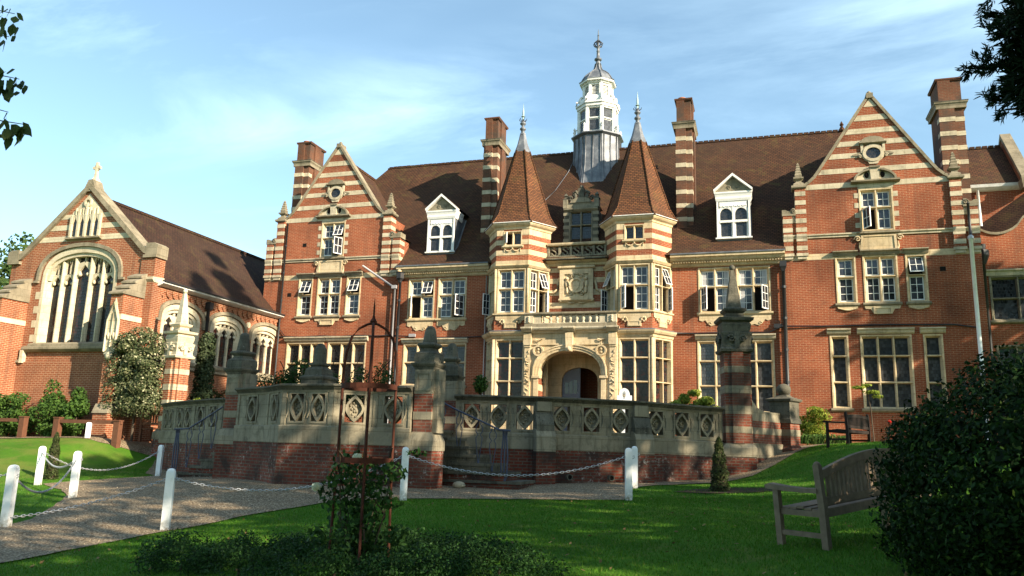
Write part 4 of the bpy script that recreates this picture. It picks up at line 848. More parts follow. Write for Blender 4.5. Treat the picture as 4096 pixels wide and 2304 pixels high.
# ------------------------------------------------------------------ cupola
def cupola():
    cx,cy=XA,38.5; ro=math.pi/8; b=MB(); k=1/math.cos(ro)
    b.lathe(cx,cy,[(1.42*k,14.2),(1.30*k,14.9),(1.18*k,15.6),(1.14*k,16.4),(1.14*k,17.2),(1.28*k,17.3),(1.28*k,17.36),(1.0*k,17.42)],8,'lead',ro)
    for i in range(8):
        for t in (-.33,.0,.33):
            a=i*math.pi/4; ca,sa=math.cos(a),math.sin(a); b.tube([(cx+ca*r-sa*t*r,cy+sa*r+ca*t*r,z) for r,z in ((1.36,14.5),(1.2,15.6),(1.16,16.4),(1.16,17.2))],.03,4,'lead')
    base=b.build('cupola',house)
    c=MB(); c.lathe(cx,cy,[(.86*k,17.3),(.86*k,19.0),(.9*k,19.02)],8,'white_old',ro)
    for r,z0,z1 in ((.94,17.36,17.52),(.93,18.16,18.24),(.96,18.74,18.82),(1.02,18.82,18.98),(1.08,18.98,19.08)): c.lathe(cx,cy,[(r*k*.9,z0),(r*k,z0+.02),(r*k,z1),(r*k*.9,z1+.02)],8,'white_old',ro)
    for i in range(8):
        a=ro+i*math.pi/4; r=.90*k; c.lathe(cx+r*math.cos(a),cy+r*math.sin(a),[(.1,17.4),(.1,18.8)],6,'white_old')
        c.lathe(cx+1.12*k*math.cos(a),cy+1.12*k*math.sin(a),[(.06,17.4),(.06,17.6),(.09,17.64),(.03,17.7),(.07,17.78),(.01,17.9)],6,'white_old'); c.tube([(cx+q*k*math.cos(a),cy+q*k*math.sin(a),z) for q,z in ((1.1,17.5),(1.05,17.75),(.97,17.85),(.95,18.1))],.04,4,'white_old')
        q=.95*k; c.tube([(cx+q_*k*math.cos(a),cy+q_*k*math.sin(a),z) for q_,z in ((1.04,19.1),(1.02,19.3),(.92,19.35),(.86,19.5),(.78,19.62))],.07,5,'white_old')
    c.lathe(cx,cy,[(.92*k,19.06),(.9*k,19.36),(.86*k,19.42),(.7*k,19.46)],8,'white_old',ro)
    c.lathe(cx,cy,[(.60*k,19.4),(.60*k,20.35)],8,'white_old',ro)
    for i in range(8):
        a=ro+i*math.pi/4; c.lathe(cx+.66*k*math.cos(a),cy+.66*k*math.sin(a),[(.1,19.42),(.1,20.3)],6,'white_old')
    for r,z0,z1 in ((.70,19.44,19.56),(.7,20.12,20.22),(.78,20.22,20.30),(.90,20.30,20.42)): c.lathe(cx,cy,[(r*k*.85,z0),(r*k,z0+.01),(r*k,z1),(r*k*.85,z1+.01)],8,'white_old',ro)
    c.build('lantern',base)
    for i in range(8):
        a=i*math.pi/4; u=(-math.sin(a),math.cos(a)); F=Fr(cx+.865*math.cos(a),cy+.865*math.sin(a),-u[0],-u[1]) if False else Fr(cx+.865*math.cos(a),cy+.865*math.sin(a),u[0],u[1])
        g=MB(); g.box(F,-.24,.24,.0,.012,17.56,18.12,'glass_grey'); g.box(F,-.24,.24,.0,.012,18.28,18.72,'glass_grey')
        g.build('pane',base)
        F=Fr(cx+.605*math.cos(a),cy+.605*math.sin(a),u[0],u[1]); s=MB(); s.box(F,-.17,.17,0,.008,19.58,20.12,'dark')
        for j in range(7): s.uprism(F,[(0,19.6+j*.075),(.05,19.59+j*.075),(.05,19.61+j*.075),(0,19.65+j*.075)],-.17,.17,'white_old')
        s.build('louvre',base)
    d=MB(); d.lathe(cx,cy,[(.92*k,20.4),(.80*k,20.5),(.72*k,20.66),(.60*k,20.86),(.42*k,21.04),(.25*k,21.16),(.17*k,21.34),(.12*k,21.6),(.1,21.8)],8,'lead',ro)
    for i in range(8):
        a=ro+i*math.pi/4; d.tube([(cx+r*k*math.cos(a),cy+r*k*math.sin(a),z) for r,z in ((.92,20.42),(.81,20.51),(.73,20.67),(.61,20.87),(.43,21.05),(.26,21.17),(.18,21.35),(.13,21.6))],.03,4,'lead')
    d.lathe(cx,cy,[(.12,21.75),(.2,21.82),(.2,21.88),(.09,21.95),(.08,22.3),(.1,22.32),(.08,22.34),(.07,22.5),(.12,22.55),(.07,22.62)],10,'lead',0,True)
    d.build('dome',base)
    f=MB()
    for i in range(8):
        a=i*math.pi/4; f.tube([(cx+r*math.cos(a),cy+r*math.sin(a),z) for r,z in ((.06,22.56),(.2,22.62),(.25,22.74),(.14,22.86),(.03,22.9))],.028,5,'iron'); 
    f.lathe(cx,cy,[(.05,22.5),(.06,22.9),(.09,22.95),(.04,23.0),(.035,23.2),(.06,23.22),(.03,23.26),(.02,23.5),(.004,23.62)],8,'lead'); f.build('finial',base)
cupola()
# ------------------------------------------------------------------ pipes, cables
def pipes():
    b=MB(); x=-16.25; b.tube([(x,33.86,9.15),(x,33.86,FL)],.065,8,'iron'); b.lathe(x,33.82,[(.09,9.1),(.12,9.2),(.2,9.3),(.2,9.55),(.23,9.6),(.1,9.6)],6,'iron')
    for z in (8.2,6.9,5.6,4.3): b.lathe(x,33.86,[(.085,z),(.085,z+.1)],8,'iron')
    b.ball((x-.02,33.75,9.62),.12,'stone',8); b.build('drainpipe',house)
    b=MB(); b.tube([(-18.3,33.86,10.02),(-16.62,33.84,8.93)],.05,8,'pipe_grey'); b.tube([(-16.5,33.84,8.9),(-16.5,33.84,FL)],.045,8,'pipe_grey'); b.box(Fr(-16.52,33.8),-.12,.12,-.06,.06,8.82,8.98,'pipe_grey'); b.build('waste_pipe',house)
    b=MB(); b.tube([(-22.72,33.9,12.4),(-22.72,33.9,FL)],.045,8,'iron')
    for z in (11.2,9.8,8.4,7): b.lathe(-22.72,33.9,[(.06,z),(.06,z+.08)],8,'iron')
    b.build('drainpipe',house)
    b=MB(); x=1.03; b.tube([(x,33.92,9.1),(x,33.92,FL)],.075,8,'iron'); b.lathe(x,33.86,[(.09,9.0),(.13,9.1),(.19,9.2),(.19,9.42),(.1,9.42)],4,'iron',math.pi/4)
    for z in (8.3,7,5.7,4.4): b.lathe(x,33.92,[(.1,z),(.1,z+.1)],8,'iron')
    b.build('drainpipe',house)
    b=MB(); x=-11.95; b.tube([(x,34.0,9.3),(x,34.0,FL)],.03,6,'pipe_grey'); b.tube([(x+.1,34.0,9.3),(x+.1,34.0,FL)],.025,6,'iron'); b.build('drainpipe',house)
    b=MB(); b.tube([(x_,33.95,6.60+.02*math.sin(x_*3)) for x_ in np.arange(-23.2,-16.5,.4)]+[(-16,34.03,6.56),(-15.4,34.03,6.5)],.028,5,'iron'); b.build('cable',house); b=MB(); b.tube([(-15.0,34.05,6.48),(-13,34.05,6.47),(-11.9,34.05,6.5)],.025,5,'iron'); b.build('cable',house); b=MB()
    b.tube([(-3.4,34.05,6.52),(-2.6,34.05,6.5),(-.9,34.05,6.52),(.4,34.05,6.5),(.9,33.9,6.72),(2.4,33.95,6.70),(5,33.95,6.72),(7.2,33.95,6.68),(8,33.95,6.55)],.03,5,'iron')
    b.build('cable',house); b=MB(); b.tube([(-22.9,33.95,7.6),(-22.8,33.95,7.1),(-22.4,33.95,6.65)],.02,5,'iron'); b.build('cable',house)
    b=MB(); b.box(Fr(.75,34.06),-.16,.16,0,.14,6.66,6.82,'iron'); b.build('floodlight',house); b=MB(); b.box(Fr(-15.55,34.06),-.16,.16,0,.1,6.52,6.66,'pipe_grey'); b.build('floodlight',house)
    b=MB(); b.tube([(-9.5,36.9,14.2),(-9.0,37.6,15.4),(-8.75,38.2,16.5)],.018,4,'lead'); b.tube([(-10.4,35.9,12.8),(-9.5,36.9,14.2)],.018,4,'lead'); b.build('lightning_cable',house)
    for xx,zz_ in ((-21.7,11.25),(-22.35,8.72),(6.95,8.9)):
        b=MB(); b.box(Fr(xx,34.0),-.1,.1,-.02,.012,zz_-.09,zz_+.09,'dark'); b.build('air_vent',house)
pipes()
# ------------------------------------------------------------------ annex to the right of the house
def annex():
    a=thing("annex","low brick annex with tiled roof and stepped parapet at far right","building",(11,35.5,FL))
    y=35.0; F=Fr(0,y); b=MB(); b.wall(F,8.2,15,FL-.6,10.35,[(8.75,10.75,6.95,8.75),(8.8,10.8,3.2,6.0)],'brick'); 
    us=list(np.linspace(8.2,10.3,12))+[11,15]
    lo=lambda u:10.35
    def hi(u): return 10.42+.55*(1-math.sin(math.pi*min(1,max(0,(u-8.3)/1.75)))**.6) if u<10.05 else 10.97+.25*min(1,(u-10.05)/.3)
    b.strips(F,us,lo,hi,'brick'); b.box(F,8.2,15,-9,-.25,FL,10.2,'brick'); b.build('wall',a)
    c=MB()
    for u,u2 in zip(us,us[1:]): c.extr([F.p(u,-.3,hi(u)),F.p(u2,-.3,hi(u2)),F.p(u2,-.3,hi(u2)+.1),F.p(u,-.3,hi(u)+.1)],[F.p(u,.06,hi(u)),F.p(u2,.06,hi(u2)),F.p(u2,.06,hi(u2)+.1),F.p(u,.06,hi(u)+.1)],'coping')
    c.build('coping',a)
    window(a,F,8.75,10.75,6.95,8.75,2,(7.85,),'lead',stone='stone_grey',hood=1); window(a,F,8.8,10.8,3.2,6.0,3,(5.2,),'lead',stone='stone_grey')
    # upper block behind with roof
    G=Fr(0,36.6); u=MB(); u.wall(G,8.3,10.75,10,12.75,[],'brick'); u.wall(Fr(10.75,36.6,0,1),0,6,10,12.75,[],'brick'); u.build('upper_wall',a)
    g=MB(); g.uprism(G,[(0,12.72),(.1,12.76),(.22,12.86),(.26,12.98),(0,13.0)],8.35,10.72,'white_old'); g.build('gutter',a)
    r=MB(); r.poly([(8.3,36.35,12.98),(10.55,36.35,12.98),(10.55,38.4,15.3),(8.3,38.4,15.3)],'tile'); r.poly([(8.3,40.5,12.98),(10.55,40.5,12.98),(10.55,38.4,15.3),(8.3,38.4,15.3)],'tile')
    for x in np.arange(8.3,10.5,.25): r.box(Fr(0,38.4),x,x+.2,-.08,.08,15.26,15.38,'tile')
    r.build('roof',a)
    p=MB(); K=Fr(10.6,36.2,0,1)
    p.fprism(K,[(-.1,12.7),(.1,13.2),(2.2,15.65),(4.3,13.2),(4.3,12.7)],-.02,.3,'brick')
    for (u1,z1),(u2,z2) in (((-.15,12.95),(2.2,15.68)),((2.2,15.68),(4.4,12.95))): p.extr([K.p(u1,-.06,z1),K.p(u2,-.06,z2),K.p(u2,-.06,z2+.22),K.p(u1,-.06,z1+.22)],[K.p(u1,.36,z1),K.p(u2,.36,z2),K.p(u2,.36,z2+.22),K.p(u1,.36,z1+.22)],'coping')
    p.sq(10.75,36.1,[(.22,12.6),(.26,12.9),(.26,13.0),(.1,13.05)],'coping'); p.build('gable_parapet',a)
    l=MB(); l.poly([(8.25,35.3,10.5),(12,35.3,10.5),(12,36.6,12.3),(10.8,36.6,12.6),(8.6,36.6,11.0)],'tile_dark'); l.build('lean_to_roof',a)
    d=MB(); d.tube([(9.0,36.5,12.8),(9.02,36.5,11.2)],.06,8,'white_old'); d.build('downpipe',a)
    d=MB(); d.tube([(8.55,34.85,9.4),(8.55,34.85,FL)],.09,8,'iron'); d.lathe(8.55,34.82,[(.12,9.2),(.2,9.4),(.26,9.55),(.26,9.75),(.14,9.8),(.16,10.0),(.05,10.0)],8,'iron'); d.build('drainpipe',a)
annex()
def pole():
    o=thing("white_pole","tall white metal pole in front of the right gable wall","pole",(7.9,33.55,2.0)); b=MB()
    b.tube([(7.9,33.55,2.0),(7.9,33.55,9.95)],.075,12,'post'); b.build('shaft',o)
    b=MB(); b.tube([(7.92,33.6,10.02),(7.92,33.6,11.35)],.05,10,'iron'); b.lathe(7.91,33.58,[(.08,9.9),(.11,9.96),(.11,10.04),(.06,10.1)],10,'galv'); b.lathe(7.92,33.6,[(.05,11.35),(.07,11.38),(.01,11.45)],8,'iron'); b.build('mast_top',o)
pole()
# =================================================================== CHAPEL
def chapel():
    XR=-22.9; XL=-30.35; xc=-26.62; y0=25.3; y1=46
    c=thing("chapel","red brick chapel with big traceried gable window and stone cross","chapel",(xc,y0,1.4)); F=Fr(xc,y0)
    hw=3.72
    def gh(u):
        a=abs(u)
        if a>3.35: return 8.72+(3.72-a)*.3
        if a>2.95: return 8.85+(3.35-a)*.6
        return 9.09+(2.95-a)*.915
    A=arch_pts(1.78,7.85,8.98,20); az=lambda u: np.interp(u,[p[0] for p in A],[p[1] for p in A])
    us=sorted({-hw,-3.35,-2.95,-1.78,0,1.78,2.95,3.35,hw,*[p[0] for p in A]})
    b=MB(); b.wall(F,-hw,hw,.9,5.15,[],'brick_chapel'); b.wall(F,-hw,-1.78,5.15,7.85,[],'brick_chapel'); b.wall(F,1.78,hw,5.15,7.85,[],'brick_chapel')
    b.strips(F,[u for u in us if u<=-1.78],lambda u:7.85,gh,'brick_chapel'); b.strips(F,[u for u in us if u>=1.78],lambda u:7.85,gh,'brick_chapel')
    b.strips(F,[u for u in us if -1.78<=u<=1.78],az,gh,'brick_chapel')
    # side walls
    S=Fr(XR,y0,0,1); cs=[1.85,4.85,7.85,10.85]; B=arch_pts(1.0,6.25,6.78,12)
    b.wall(S,0,y1-y0,.9,4.65,[],'brick_chapel'); edges=[0]+[e for q in cs for e in (q-1.0,q+1.0)]+[y1-y0]
    for i in range(0,len(edges),2): b.wall(S,edges[i],edges[i+1],4.65,7.5,[],'brick_chapel')
    for q in cs: b.strips(S,[q+p[0] for p in B],lambda u,q=q:np.interp(u-q,[p[0] for p in B],[p[1] for p in B]),lambda u:7.5,'brick_chapel')
    b.wall(Fr(XL,y1,0,-1),0,y1-y0,.9,7.5,[],'brick_chapel')
    # plinth projection below the gable window
    b.box(F,-hw,hw,0,.10,.9,4.45,'brick_chapel')
    b.build('wall',c)
    # stripes and gable panel
    s=MB()
    for z0,z1 in ((9.50,9.72),(9.98,10.2),(10.46,10.66)):
        w0,w1=2.95-(z0-9.09)/.915-.05,2.95-(z1-9.09)/.915-.05; s.fprism(F,[(-w0,z0),(w0,z0),(w1,z1),(-w1,z1)],-.05,.012,'stone_chapel')
    s.build('stone_stripe',c)
    p=MB(); p.fprism(F,[(-.78,9.62),(.78,9.62),(.78,10.72),(.0,11.5),(-.78,10.72)],-.1,.03,'stone_chapel'); p.uprism(F,[(0,9.66),(.16,9.62),(.16,9.56),(0,9.5)],-.9,.9,'coping')
    for i in range(4):
        u=-.555+i*.37; p.box(F,u-.1,u+.1,.03,.036,9.7,10.45,'glass_lead')
    for i in range(5): u=-.74+i*.37; p.box(F,u-.05,u+.05,.03,.11,9.64,10.6+.5*(1-abs(u)/.74),'stone_chapel')
    for i in range(4):
        u=-.555+i*.37
        for e in (-1,1): p.fprism(F,[(u+e*.14,10.2),(u+e*.14,10.6),(u,10.6),(u+e*.04,10.42)],.03,.09,'stone_chapel')
        p.box(F,u-.02,u+.02,.03,.09,10.5,10.9,'stone_chapel')
    ci=lambda r:[(r*math.cos(R(t)),11.12+r*math.sin(R(t))) for t in range(0,360,30)]
    p.ring(F,ci(.2),ci(.12),.03,.1,'stone_chapel'); p.build('gable_panel',c)
    # coping, kneelers, cross
    k=MB(); q=[(3.40,8.72),(3.18,8.80),(2.95,9.0),(0,11.72)]
    for sg in (-1,1):
        for (u,z),(u2,z2) in zip(q,q[1:]): k.extr([F.p(sg*u,-.45,z),F.p(sg*u2,-.45,z2),F.p(sg*u2,-.45,z2+.27),F.p(sg*u,-.45,z+.27)],[F.p(sg*u,.12,z),F.p(sg*u2,.12,z2),F.p(sg*u2,.12,z2+.27),F.p(sg*u,.12,z+.27)],'coping')
        k.box(F,min(sg*3.2,sg*3.85),max(sg*3.2,sg*3.85),-.5,.14,8.60,8.72,'coping'); k.fprism(F,[(sg*3.86,8.72),(sg*3.86,9.1),(sg*3.7,9.2),(sg*3.3,9.2),(sg*3.3,8.72)],-.5,.13,'coping')
    k.fprism(F,[(-.34,11.6),(.34,11.6),(.12,12.12),(-.12,12.12)],-.4,.1,'coping'); k.build('gable_coping',c)
    x=MB(); cx,cy=xc,y0+.15; x.sq(cx,cy,[(.14,12.1),(.1,12.2),(.06,12.3),(.05,12.55)],'stone_chapel'); x.box(Fr(cx,cy),-.05,.05,-.05,.05,12.5,12.95,'stone_chapel'); x.box(Fr(cx,cy),-.2,.2,-.045,.045,12.66,12.76,'stone_chapel'); x.ring(Fr(cx,cy),[(.15*math.cos(R(t)),12.71+.15*math.sin(R(t))) for t in range(0,360,30)],[(.10*math.cos(R(t)),12.71+.10*math.sin(R(t))) for t in range(0,360,30)],-.03,.03,'stone_chapel')
    x.build('cross',c)
    # windows
    def tracery(F,uc,hw,zsill,zs,za,nl,wide=0,deep=.34):
        t=MB(); A=arch_pts(hw,zs,za,20); O=arch_pts(hw+.16,zs,za+.24,20); H=arch_pts(hw+.42,zs,za+.40,20); H2=arch_pts(hw+.27,zs,za+.25,20)
        fr=[(uc+hw,zsill)]+[(uc+u,z) for u,z in A[::-1]]+[(uc-hw,zsill)]
        def jamb(I,Oo,n0,n1,m):
            for i in range(len(I)-1): t.extr([F.p(uc+I[i][0],n0,I[i][1]),F.p(uc+I[i+1][0],n0,I[i+1][1]),F.p(uc+Oo[i+1][0],n0,Oo[i+1][1]),F.p(uc+Oo[i][0],n0,Oo[i][1])],[F.p(uc+I[i][0],n1,I[i][1]),F.p(uc+I[i+1][0],n1,I[i+1][1]),F.p(uc+Oo[i+1][0],n1,Oo[i+1][1]),F.p(uc+Oo[i][0],n1,Oo[i][1])],m)
        In=arch_pts(hw-.16,zs,za-.14,20); jamb(In,A,-deep,-.06,'stone_chapel'); jamb(A,O,-.2,.015,'stone_chapel'); jamb(H2,H,-.05,.1,'coping')
        for sg in (-1,1):
            t.vprism(F,[(uc+sg*(hw+.16),.015),(uc+sg*hw,.015),(uc+sg*(hw-.18),-deep+.05),(uc+sg*(hw-.18),-deep-.02),(uc+sg*(hw+.16),-deep-.02)],zsill,zs,'stone_chapel')
            for j in range(int((zs-zsill)/.6)):
                if (hw>1.5): t.box(F,min(uc+sg*(hw+.16),uc+sg*(hw+.40)),max(uc+sg*(hw+.16),uc+sg*(hw+.40)),-.05,.012,zsill+.1+j*.6,zsill+.4+j*.6,'stone_chapel')
            t.box(F,uc+sg*(hw+.42)-.13,uc+sg*(hw+.42)+.13,-.05,.1,zs-.1,zs,'coping')
        iw=2*(hw-.17); mw=.13 if hw>1.5 else .10; ws=[(iw-(nl-1)*mw)/nl]*nl
        if wide: ws=[w*.93 for w in ws]; ws[nl//2]+=sum([iw-(nl-1)*mw-sum(ws)])
        u=uc-iw/2; zi=lambda uu: float(np.interp(uu-uc,[p[0] for p in In],[p[1] for p in In])); L=[]
        for i,w in enumerate(ws):
            L.append((u,u+w)); u+=w
            if i<nl-1: t.vprism(F,[(u,-deep),(u,-deep+.12),(u+mw*.3,-.10),(u+mw*.7,-.10),(u+mw,-deep+.12),(u+mw,-deep)],zsill,zi(u+mw/2)+.05,'stone_chapel'); u+=mw
        for i,(a,e) in enumerate(L):
            m=(a+e)/2; zh=min(zi(m)-.55*(hw/1.78)-.1,zs-.15+ (.35 if wide and i==nl//2 else 0)); r=(e-a)/2; n0,n1=-deep+.02,-deep+.14
            for sg in (-1,1):   # cusped light head
                t.fprism(F,[(m+sg*r,zh-.35*r),(m+sg*r*.62,zh+.2*r),(m+sg*r*.75,zh+.6*r),(m+sg*.0,zh+1.35*r),(m,zh+1.75*r),(m+sg*r,zh+1.5*r)],n0,n1,'stone_chapel'); t.ball(F.p(m+sg*r*.62,-deep+.12,zh+.12*r),r*.26,'stone_chapel',6)
            t.box(F,m-.03,m+.03,n0,n1,zh+1.6*r,max(zh+1.7*r,zi(m)+.02),'stone_chapel')
            z2=zh+1.75*r
            for q in (a+r*.5,m+r*.5):
                zt=zi(q)-.02
                if zt-z2>.35:
                    for sg in (-1,1): t.fprism(F,[(q+sg*r*.5,zt-.28),(q+sg*r*.3,zt-.1),(q,zt+.03),(q+sg*r*.5,zt+.03)],n0,n1,'stone_chapel')
        t.uprism(F,[(-deep,zsill+.12),(0,zsill+.06),(.14,zsill-.02),(.14,zsill-.10),(.05,zsill-.2),(-deep,zsill-.2)],uc-hw-.3,uc+hw+.3,'coping')
        w=t.build('window',c); g=MB()
        for i in range(len(In)-1): g.poly([F.p(uc+In[i][0],-deep+.04,zsill+.05),F.p(uc+In[i+1][0],-deep+.04,zsill+.05),F.p(uc+In[i+1][0],-deep+.04,In[i+1][1]+.03),F.p(uc+In[i][0],-deep+.04,In[i][1]+.03)],'glass_stain')
        g.build('pane',w)
    tracery(F,0,1.78,5.18,7.85,8.98,5,1)
    for q in cs: tracery(S,q,1.0,4.65,6.25,6.78,3,0,.26)
    # string below
    t=MB(); t.uprism(F,[(.1,4.55),(.2,4.5),(.2,4.42),(.1,4.36)],-hw,-2.35,'coping'); t.uprism(F,[(.02,5.12),(.22,5.05),(.22,4.95),(.1,4.86),(.02,4.86)],-2.3,1.9,'coping'); t.box(F,-2.36,-2.2,.02,.2,4.4,4.95,'stone_chapel')
    t.uprism(S,[(.01,4.5),(.12,4.44),(.12,4.36),(.01,4.3)],0,y1-y0,'coping'); t.build('string_course',c)
    # buttresses with weathered stone tops
    def buttress(u0,u1,n,zb):
        b=MB(); b.box(F,u0,u1,.0,n,.9,6.93,'brick_chapel'); b.box(F,u0-.05,u1+.05,0,n+.12,.9,2.4,'brick_chapel')
        b.uprism(F,[(0,2.75),(n+.02,2.75),(n+.18,2.4),(0,2.4)],u0-.07,u1+.07,'coping')
        for j in range(4): b.uprism(F,[(0,7.19+.26*j),(n*(.75-.25*j)+.002,7.19+.26*j),(n*(1-.25*j)+.1,7.0+.26*j),(n*(1-.25*j)+.1,6.93+.26*j),(0,6.93+.26*j)],u0-.06,u1+.06,'coping')
        b.box(F,u0-.02,u1+.02,.0,n+.02,5.95,6.15,'stone_chapel');
        # niche of stone tracery on the front
        m=(u0+u1)/2; b.box(F,m-.27,m+.27,n,n+.05,4.6,5.9,'stone_chapel'); b.fprism(F,[(m-.27,5.9),(m+.27,5.9),(m+.1,6.4),(m,6.75),(m-.1,6.4)],n,n+.06,'stone_chapel')
        for e in (-1,1): b.tube([F.p(m+e*.25,n+.08,4.7),F.p(m+e*.25,n+.08,5.9),F.p(m,n+.1,6.6)],.04,5,'stone_chapel'); b.ball(F.p(m+e*.12,n+.06,5.3),.07,'stone_chapel',6,1,1,2)
        b.tube([F.p(m,n+.08,4.7),F.p(m,n+.08,6.2)],.03,5,'stone_chapel'); b.ball(F.p(m,n+.06,4.55),.12,'stone_chapel',8,1.5,.8,1.3)
        b.build('buttress',c)
    buttress(2.84,3.42,1.1,0); buttress(-3.12,-2.52,1.2,0)
    b=MB(); b.box(F,hw-.62,hw+.06,-.5,.06,.9,8.6,'brick_chapel'); b.uprism(F,[(-.5,7.85),(.14,7.8),(.14,7.7),(.06,7.6),(-.5,7.6)],hw-.66,hw+.1,'stone_chapel'); b.build('buttress',c)
    for uu in (3.35,6.35,9.35):
        pass
    # roof, eaves, corbel table, roundels
    r=MB(); ye=y0+.4; zr=11.5; sl=[(XR+.32,7.62),(XR-.3,8.0),(xc,zr)]
    for (xa,za),(xb,zb) in zip(sl,sl[1:]): r.poly([(xa,ye,za),(xa,y1,za),(xb,y1,zb),(xb,ye,zb)],'tile_dark')
    sl=[(XL-.32,7.62),(XL+.3,8.0),(xc,zr)]
    for (xa,za),(xb,zb) in zip(sl,sl[1:]): r.poly([(xa,ye,za),(xa,y1,za),(xb,y1,zb),(xb,ye,zb)],'tile_dark')
    for y in np.arange(ye,y1,.24): r.box(Fr(xc,y),-.08,.08,-.2,0,zr-.04,zr+.09,'tile_dark')
    r.build('roof',c)
    g=MB(); g.uprism(S,[(.0,7.5),(.12,7.5),(.28,7.56),(.36,7.6),(.36,7.66),(0,7.7)],.2,y1-y0,'white_old'); g.uprism(S,[(.30,7.66),(.42,7.66),(.42,7.72),(.30,7.72)],.2,y1-y0,'iron'); g.build('gutter',c)
    k=MB()
    for y in np.arange(.4,y1-y0-9,.36):
        k.fprism(S,[(y,7.48),(y,7.3),(y+.06,7.18),(y+.18,7.12),(y+.24,7.2),(y+.2,7.3),(y+.32,7.36),(y+.32,7.48)],0,.07,'brick_chapel')
    for q in (3.35,6.35,9.35): k.fprism(S,[(q+.14*math.cos(R(t)),6.85+.14*math.sin(R(t))) for t in range(0,360,24)],0,.05,'stone_chapel')
    k.build('corbel_table',c)
    d=MB(); q=3.3; P=S.p(q,.14,0); d.tube([(P[0],P[1],7.4),(P[0],P[1],2)],.07,8,'iron'); d.lathe(P[0]+.03,P[1],[(.1,7.0),(.17,7.1),(.17,7.36),(.1,7.36)],4,'iron',math.pi/4); d.build('drainpipe',c)
chapel()
# =================================================================== TERRACE
ter=thing("terrace_wall","weathered stone and brick terrace wall with diamond pierced balustrade, obelisk piers and buttresses","terrace wall",(-10.3,17,.5))
def lens(u0,uc,zc,a,h,n=12):
    r=[(uc+a*(1-abs(-1+2*i/n)**1.7),zc+h*(-1+2*i/n)) for i in range(n+1)]; return r+[(2*uc-u,z) for u,z in r[::-1][1:-1]]
def panel(F,u0,u1,z0,z1,dark=False):
    b=MB(); w=u1-u0; ow=min(.45,w*.62); c=(u0+u1)/2; a,e=c-ow/2,c+ow/2; zb,zt=z0+.10,z1-.11; m='stone_grey'; T=-.24
    b.box(F,u0,u1,T,0,z0,zb,m); b.box(F,u0,u1,T,0,zt,z1,m); b.box(F,u0,a,T,0,zb,zt,m); b.box(F,e,u1,T,0,zb,zt,m)
    b.ring(F,[(a-.05,zb-.05),(e+.05,zb-.05),(e+.05,zt+.05),(a-.05,zt+.05)],[(a,zb),(e,zb),(e,zt),(a,zt)],0,.018,m)
    zc=(zb+zt)/2; A=lens(0,c,zc,ow*.5,(zt-zb)/2+.005); I=lens(0,c,zc,ow*.5-.055,(zt-zb)/2-.085)
    b.ring(F,A,I,T+.02,.03,m); b.fprism(F,I,T+.05,-.09,m)
    for t in range(12):
        an=t*2.4; r=.02+.012*t; b.ball(F.p(c+r*math.cos(an)*.8,-.075,zc+r*math.sin(an)*1.5),.03,m,5,1.2,.8,1.2)
    for sg in (-1,1):   # scrolled jamb
        b.fprism(F,[(c+sg*ow/2,zc-.1),(c+sg*(ow/2-.035),zc-.04),(c+sg*(ow/2-.035),zc+.04),(c+sg*ow/2,zc+.1)],T+.03,0,m)
        x=c+sg*(ow/2+.07); b.tube([F.p(x-.03,.012,zc-.24),F.p(x+.025,.02,zc-.1),F.p(x+.03,.02,zc),F.p(x+.025,.02,zc+.1),F.p(x-.03,.012,zc+.24)],.016,5,m)
    b.build('balustrade_panel',ter)
def run(pts,ns,zt,zg,plinth=.42):
    """pts plan corners, zt coping top at each corner, ns panels per stretch"""
    for (a,c_),n,i in zip(zip(pts,pts[1:]),ns,range(99)):
        F,l=F2(a,c_); z1=(zt[i]+zt[i+1])/2-.13; z0=z1-.85
        m=.12 if l>1.2 else .06; pw=(l-2*m)/n; b=MB()
        for u0,u1 in ((0,m),(l-m,l)):
            b.box(F,u0,u1,-.22,.02,z0,z1,'stone_grey')
            for j in range(4): b.box(F,u0,u1,.02,.028,z0+.03+j*.21,z0+.2+j*.21,'stone_grey')
        b.build('balustrade_pier',ter)
        for k in range(n): panel(F,m+k*pw,m+(k+1)*pw,z0,z1)
    k=MB(); P=[(x,y,z) for (x,y),z in zip(pts,zt)]
    k.mould(P,[(-.30,-.14),(.03,-.14),(.07,-.10),(.10,-.07),(.14,-.05),(.14,-.01),(.10,0),(-.30,.0)],'stone_dark'); k.mould(P,[(-.1,-.19),(.03,-.19),(.05,-.142),(-.1,-.142)],'stone_grey'); k.build('coping',ter)
    k=MB(); P=[(x,y,z-.98) for (x,y),z in zip(pts,zt)]
    k.mould(P,[(-.3,.0),(.03,.0),(.06,-.02),(.06,-plinth),(-.3,-plinth)],'stone_grey'); k.build('plinth',ter)
    k=MB(); k.mould(P,[(-.3,-plinth),(.045,-plinth),(.075,-1.9),(-.3,-1.9)],'brick_old'); k.build('retaining_wall',ter)
LW=[(-20.7,24.15),(-19.3,23.1),(-17.9,22.3),(-16.2,21.45),(-14.6,20.8)]
run(LW,[2,2,2,2],[2.78,2.80,2.82,2.84,2.86],.4)
BA=[(-13.46,18.5),(-12.02,17.75),(-11.04,16.9),(-9.6,16.8),(-8.8,17.38),(-7.9,17.45)]
run(BA,[1,1,2,1,1],[2.94]*6,.5)
RW_=[(-7.9,20.24),(-5.58,20.75),(-3.22,22.15),(-1.1,24.0)]
run(RW_,[3,3,3],[2.94,2.94,2.93,2.88],.7)
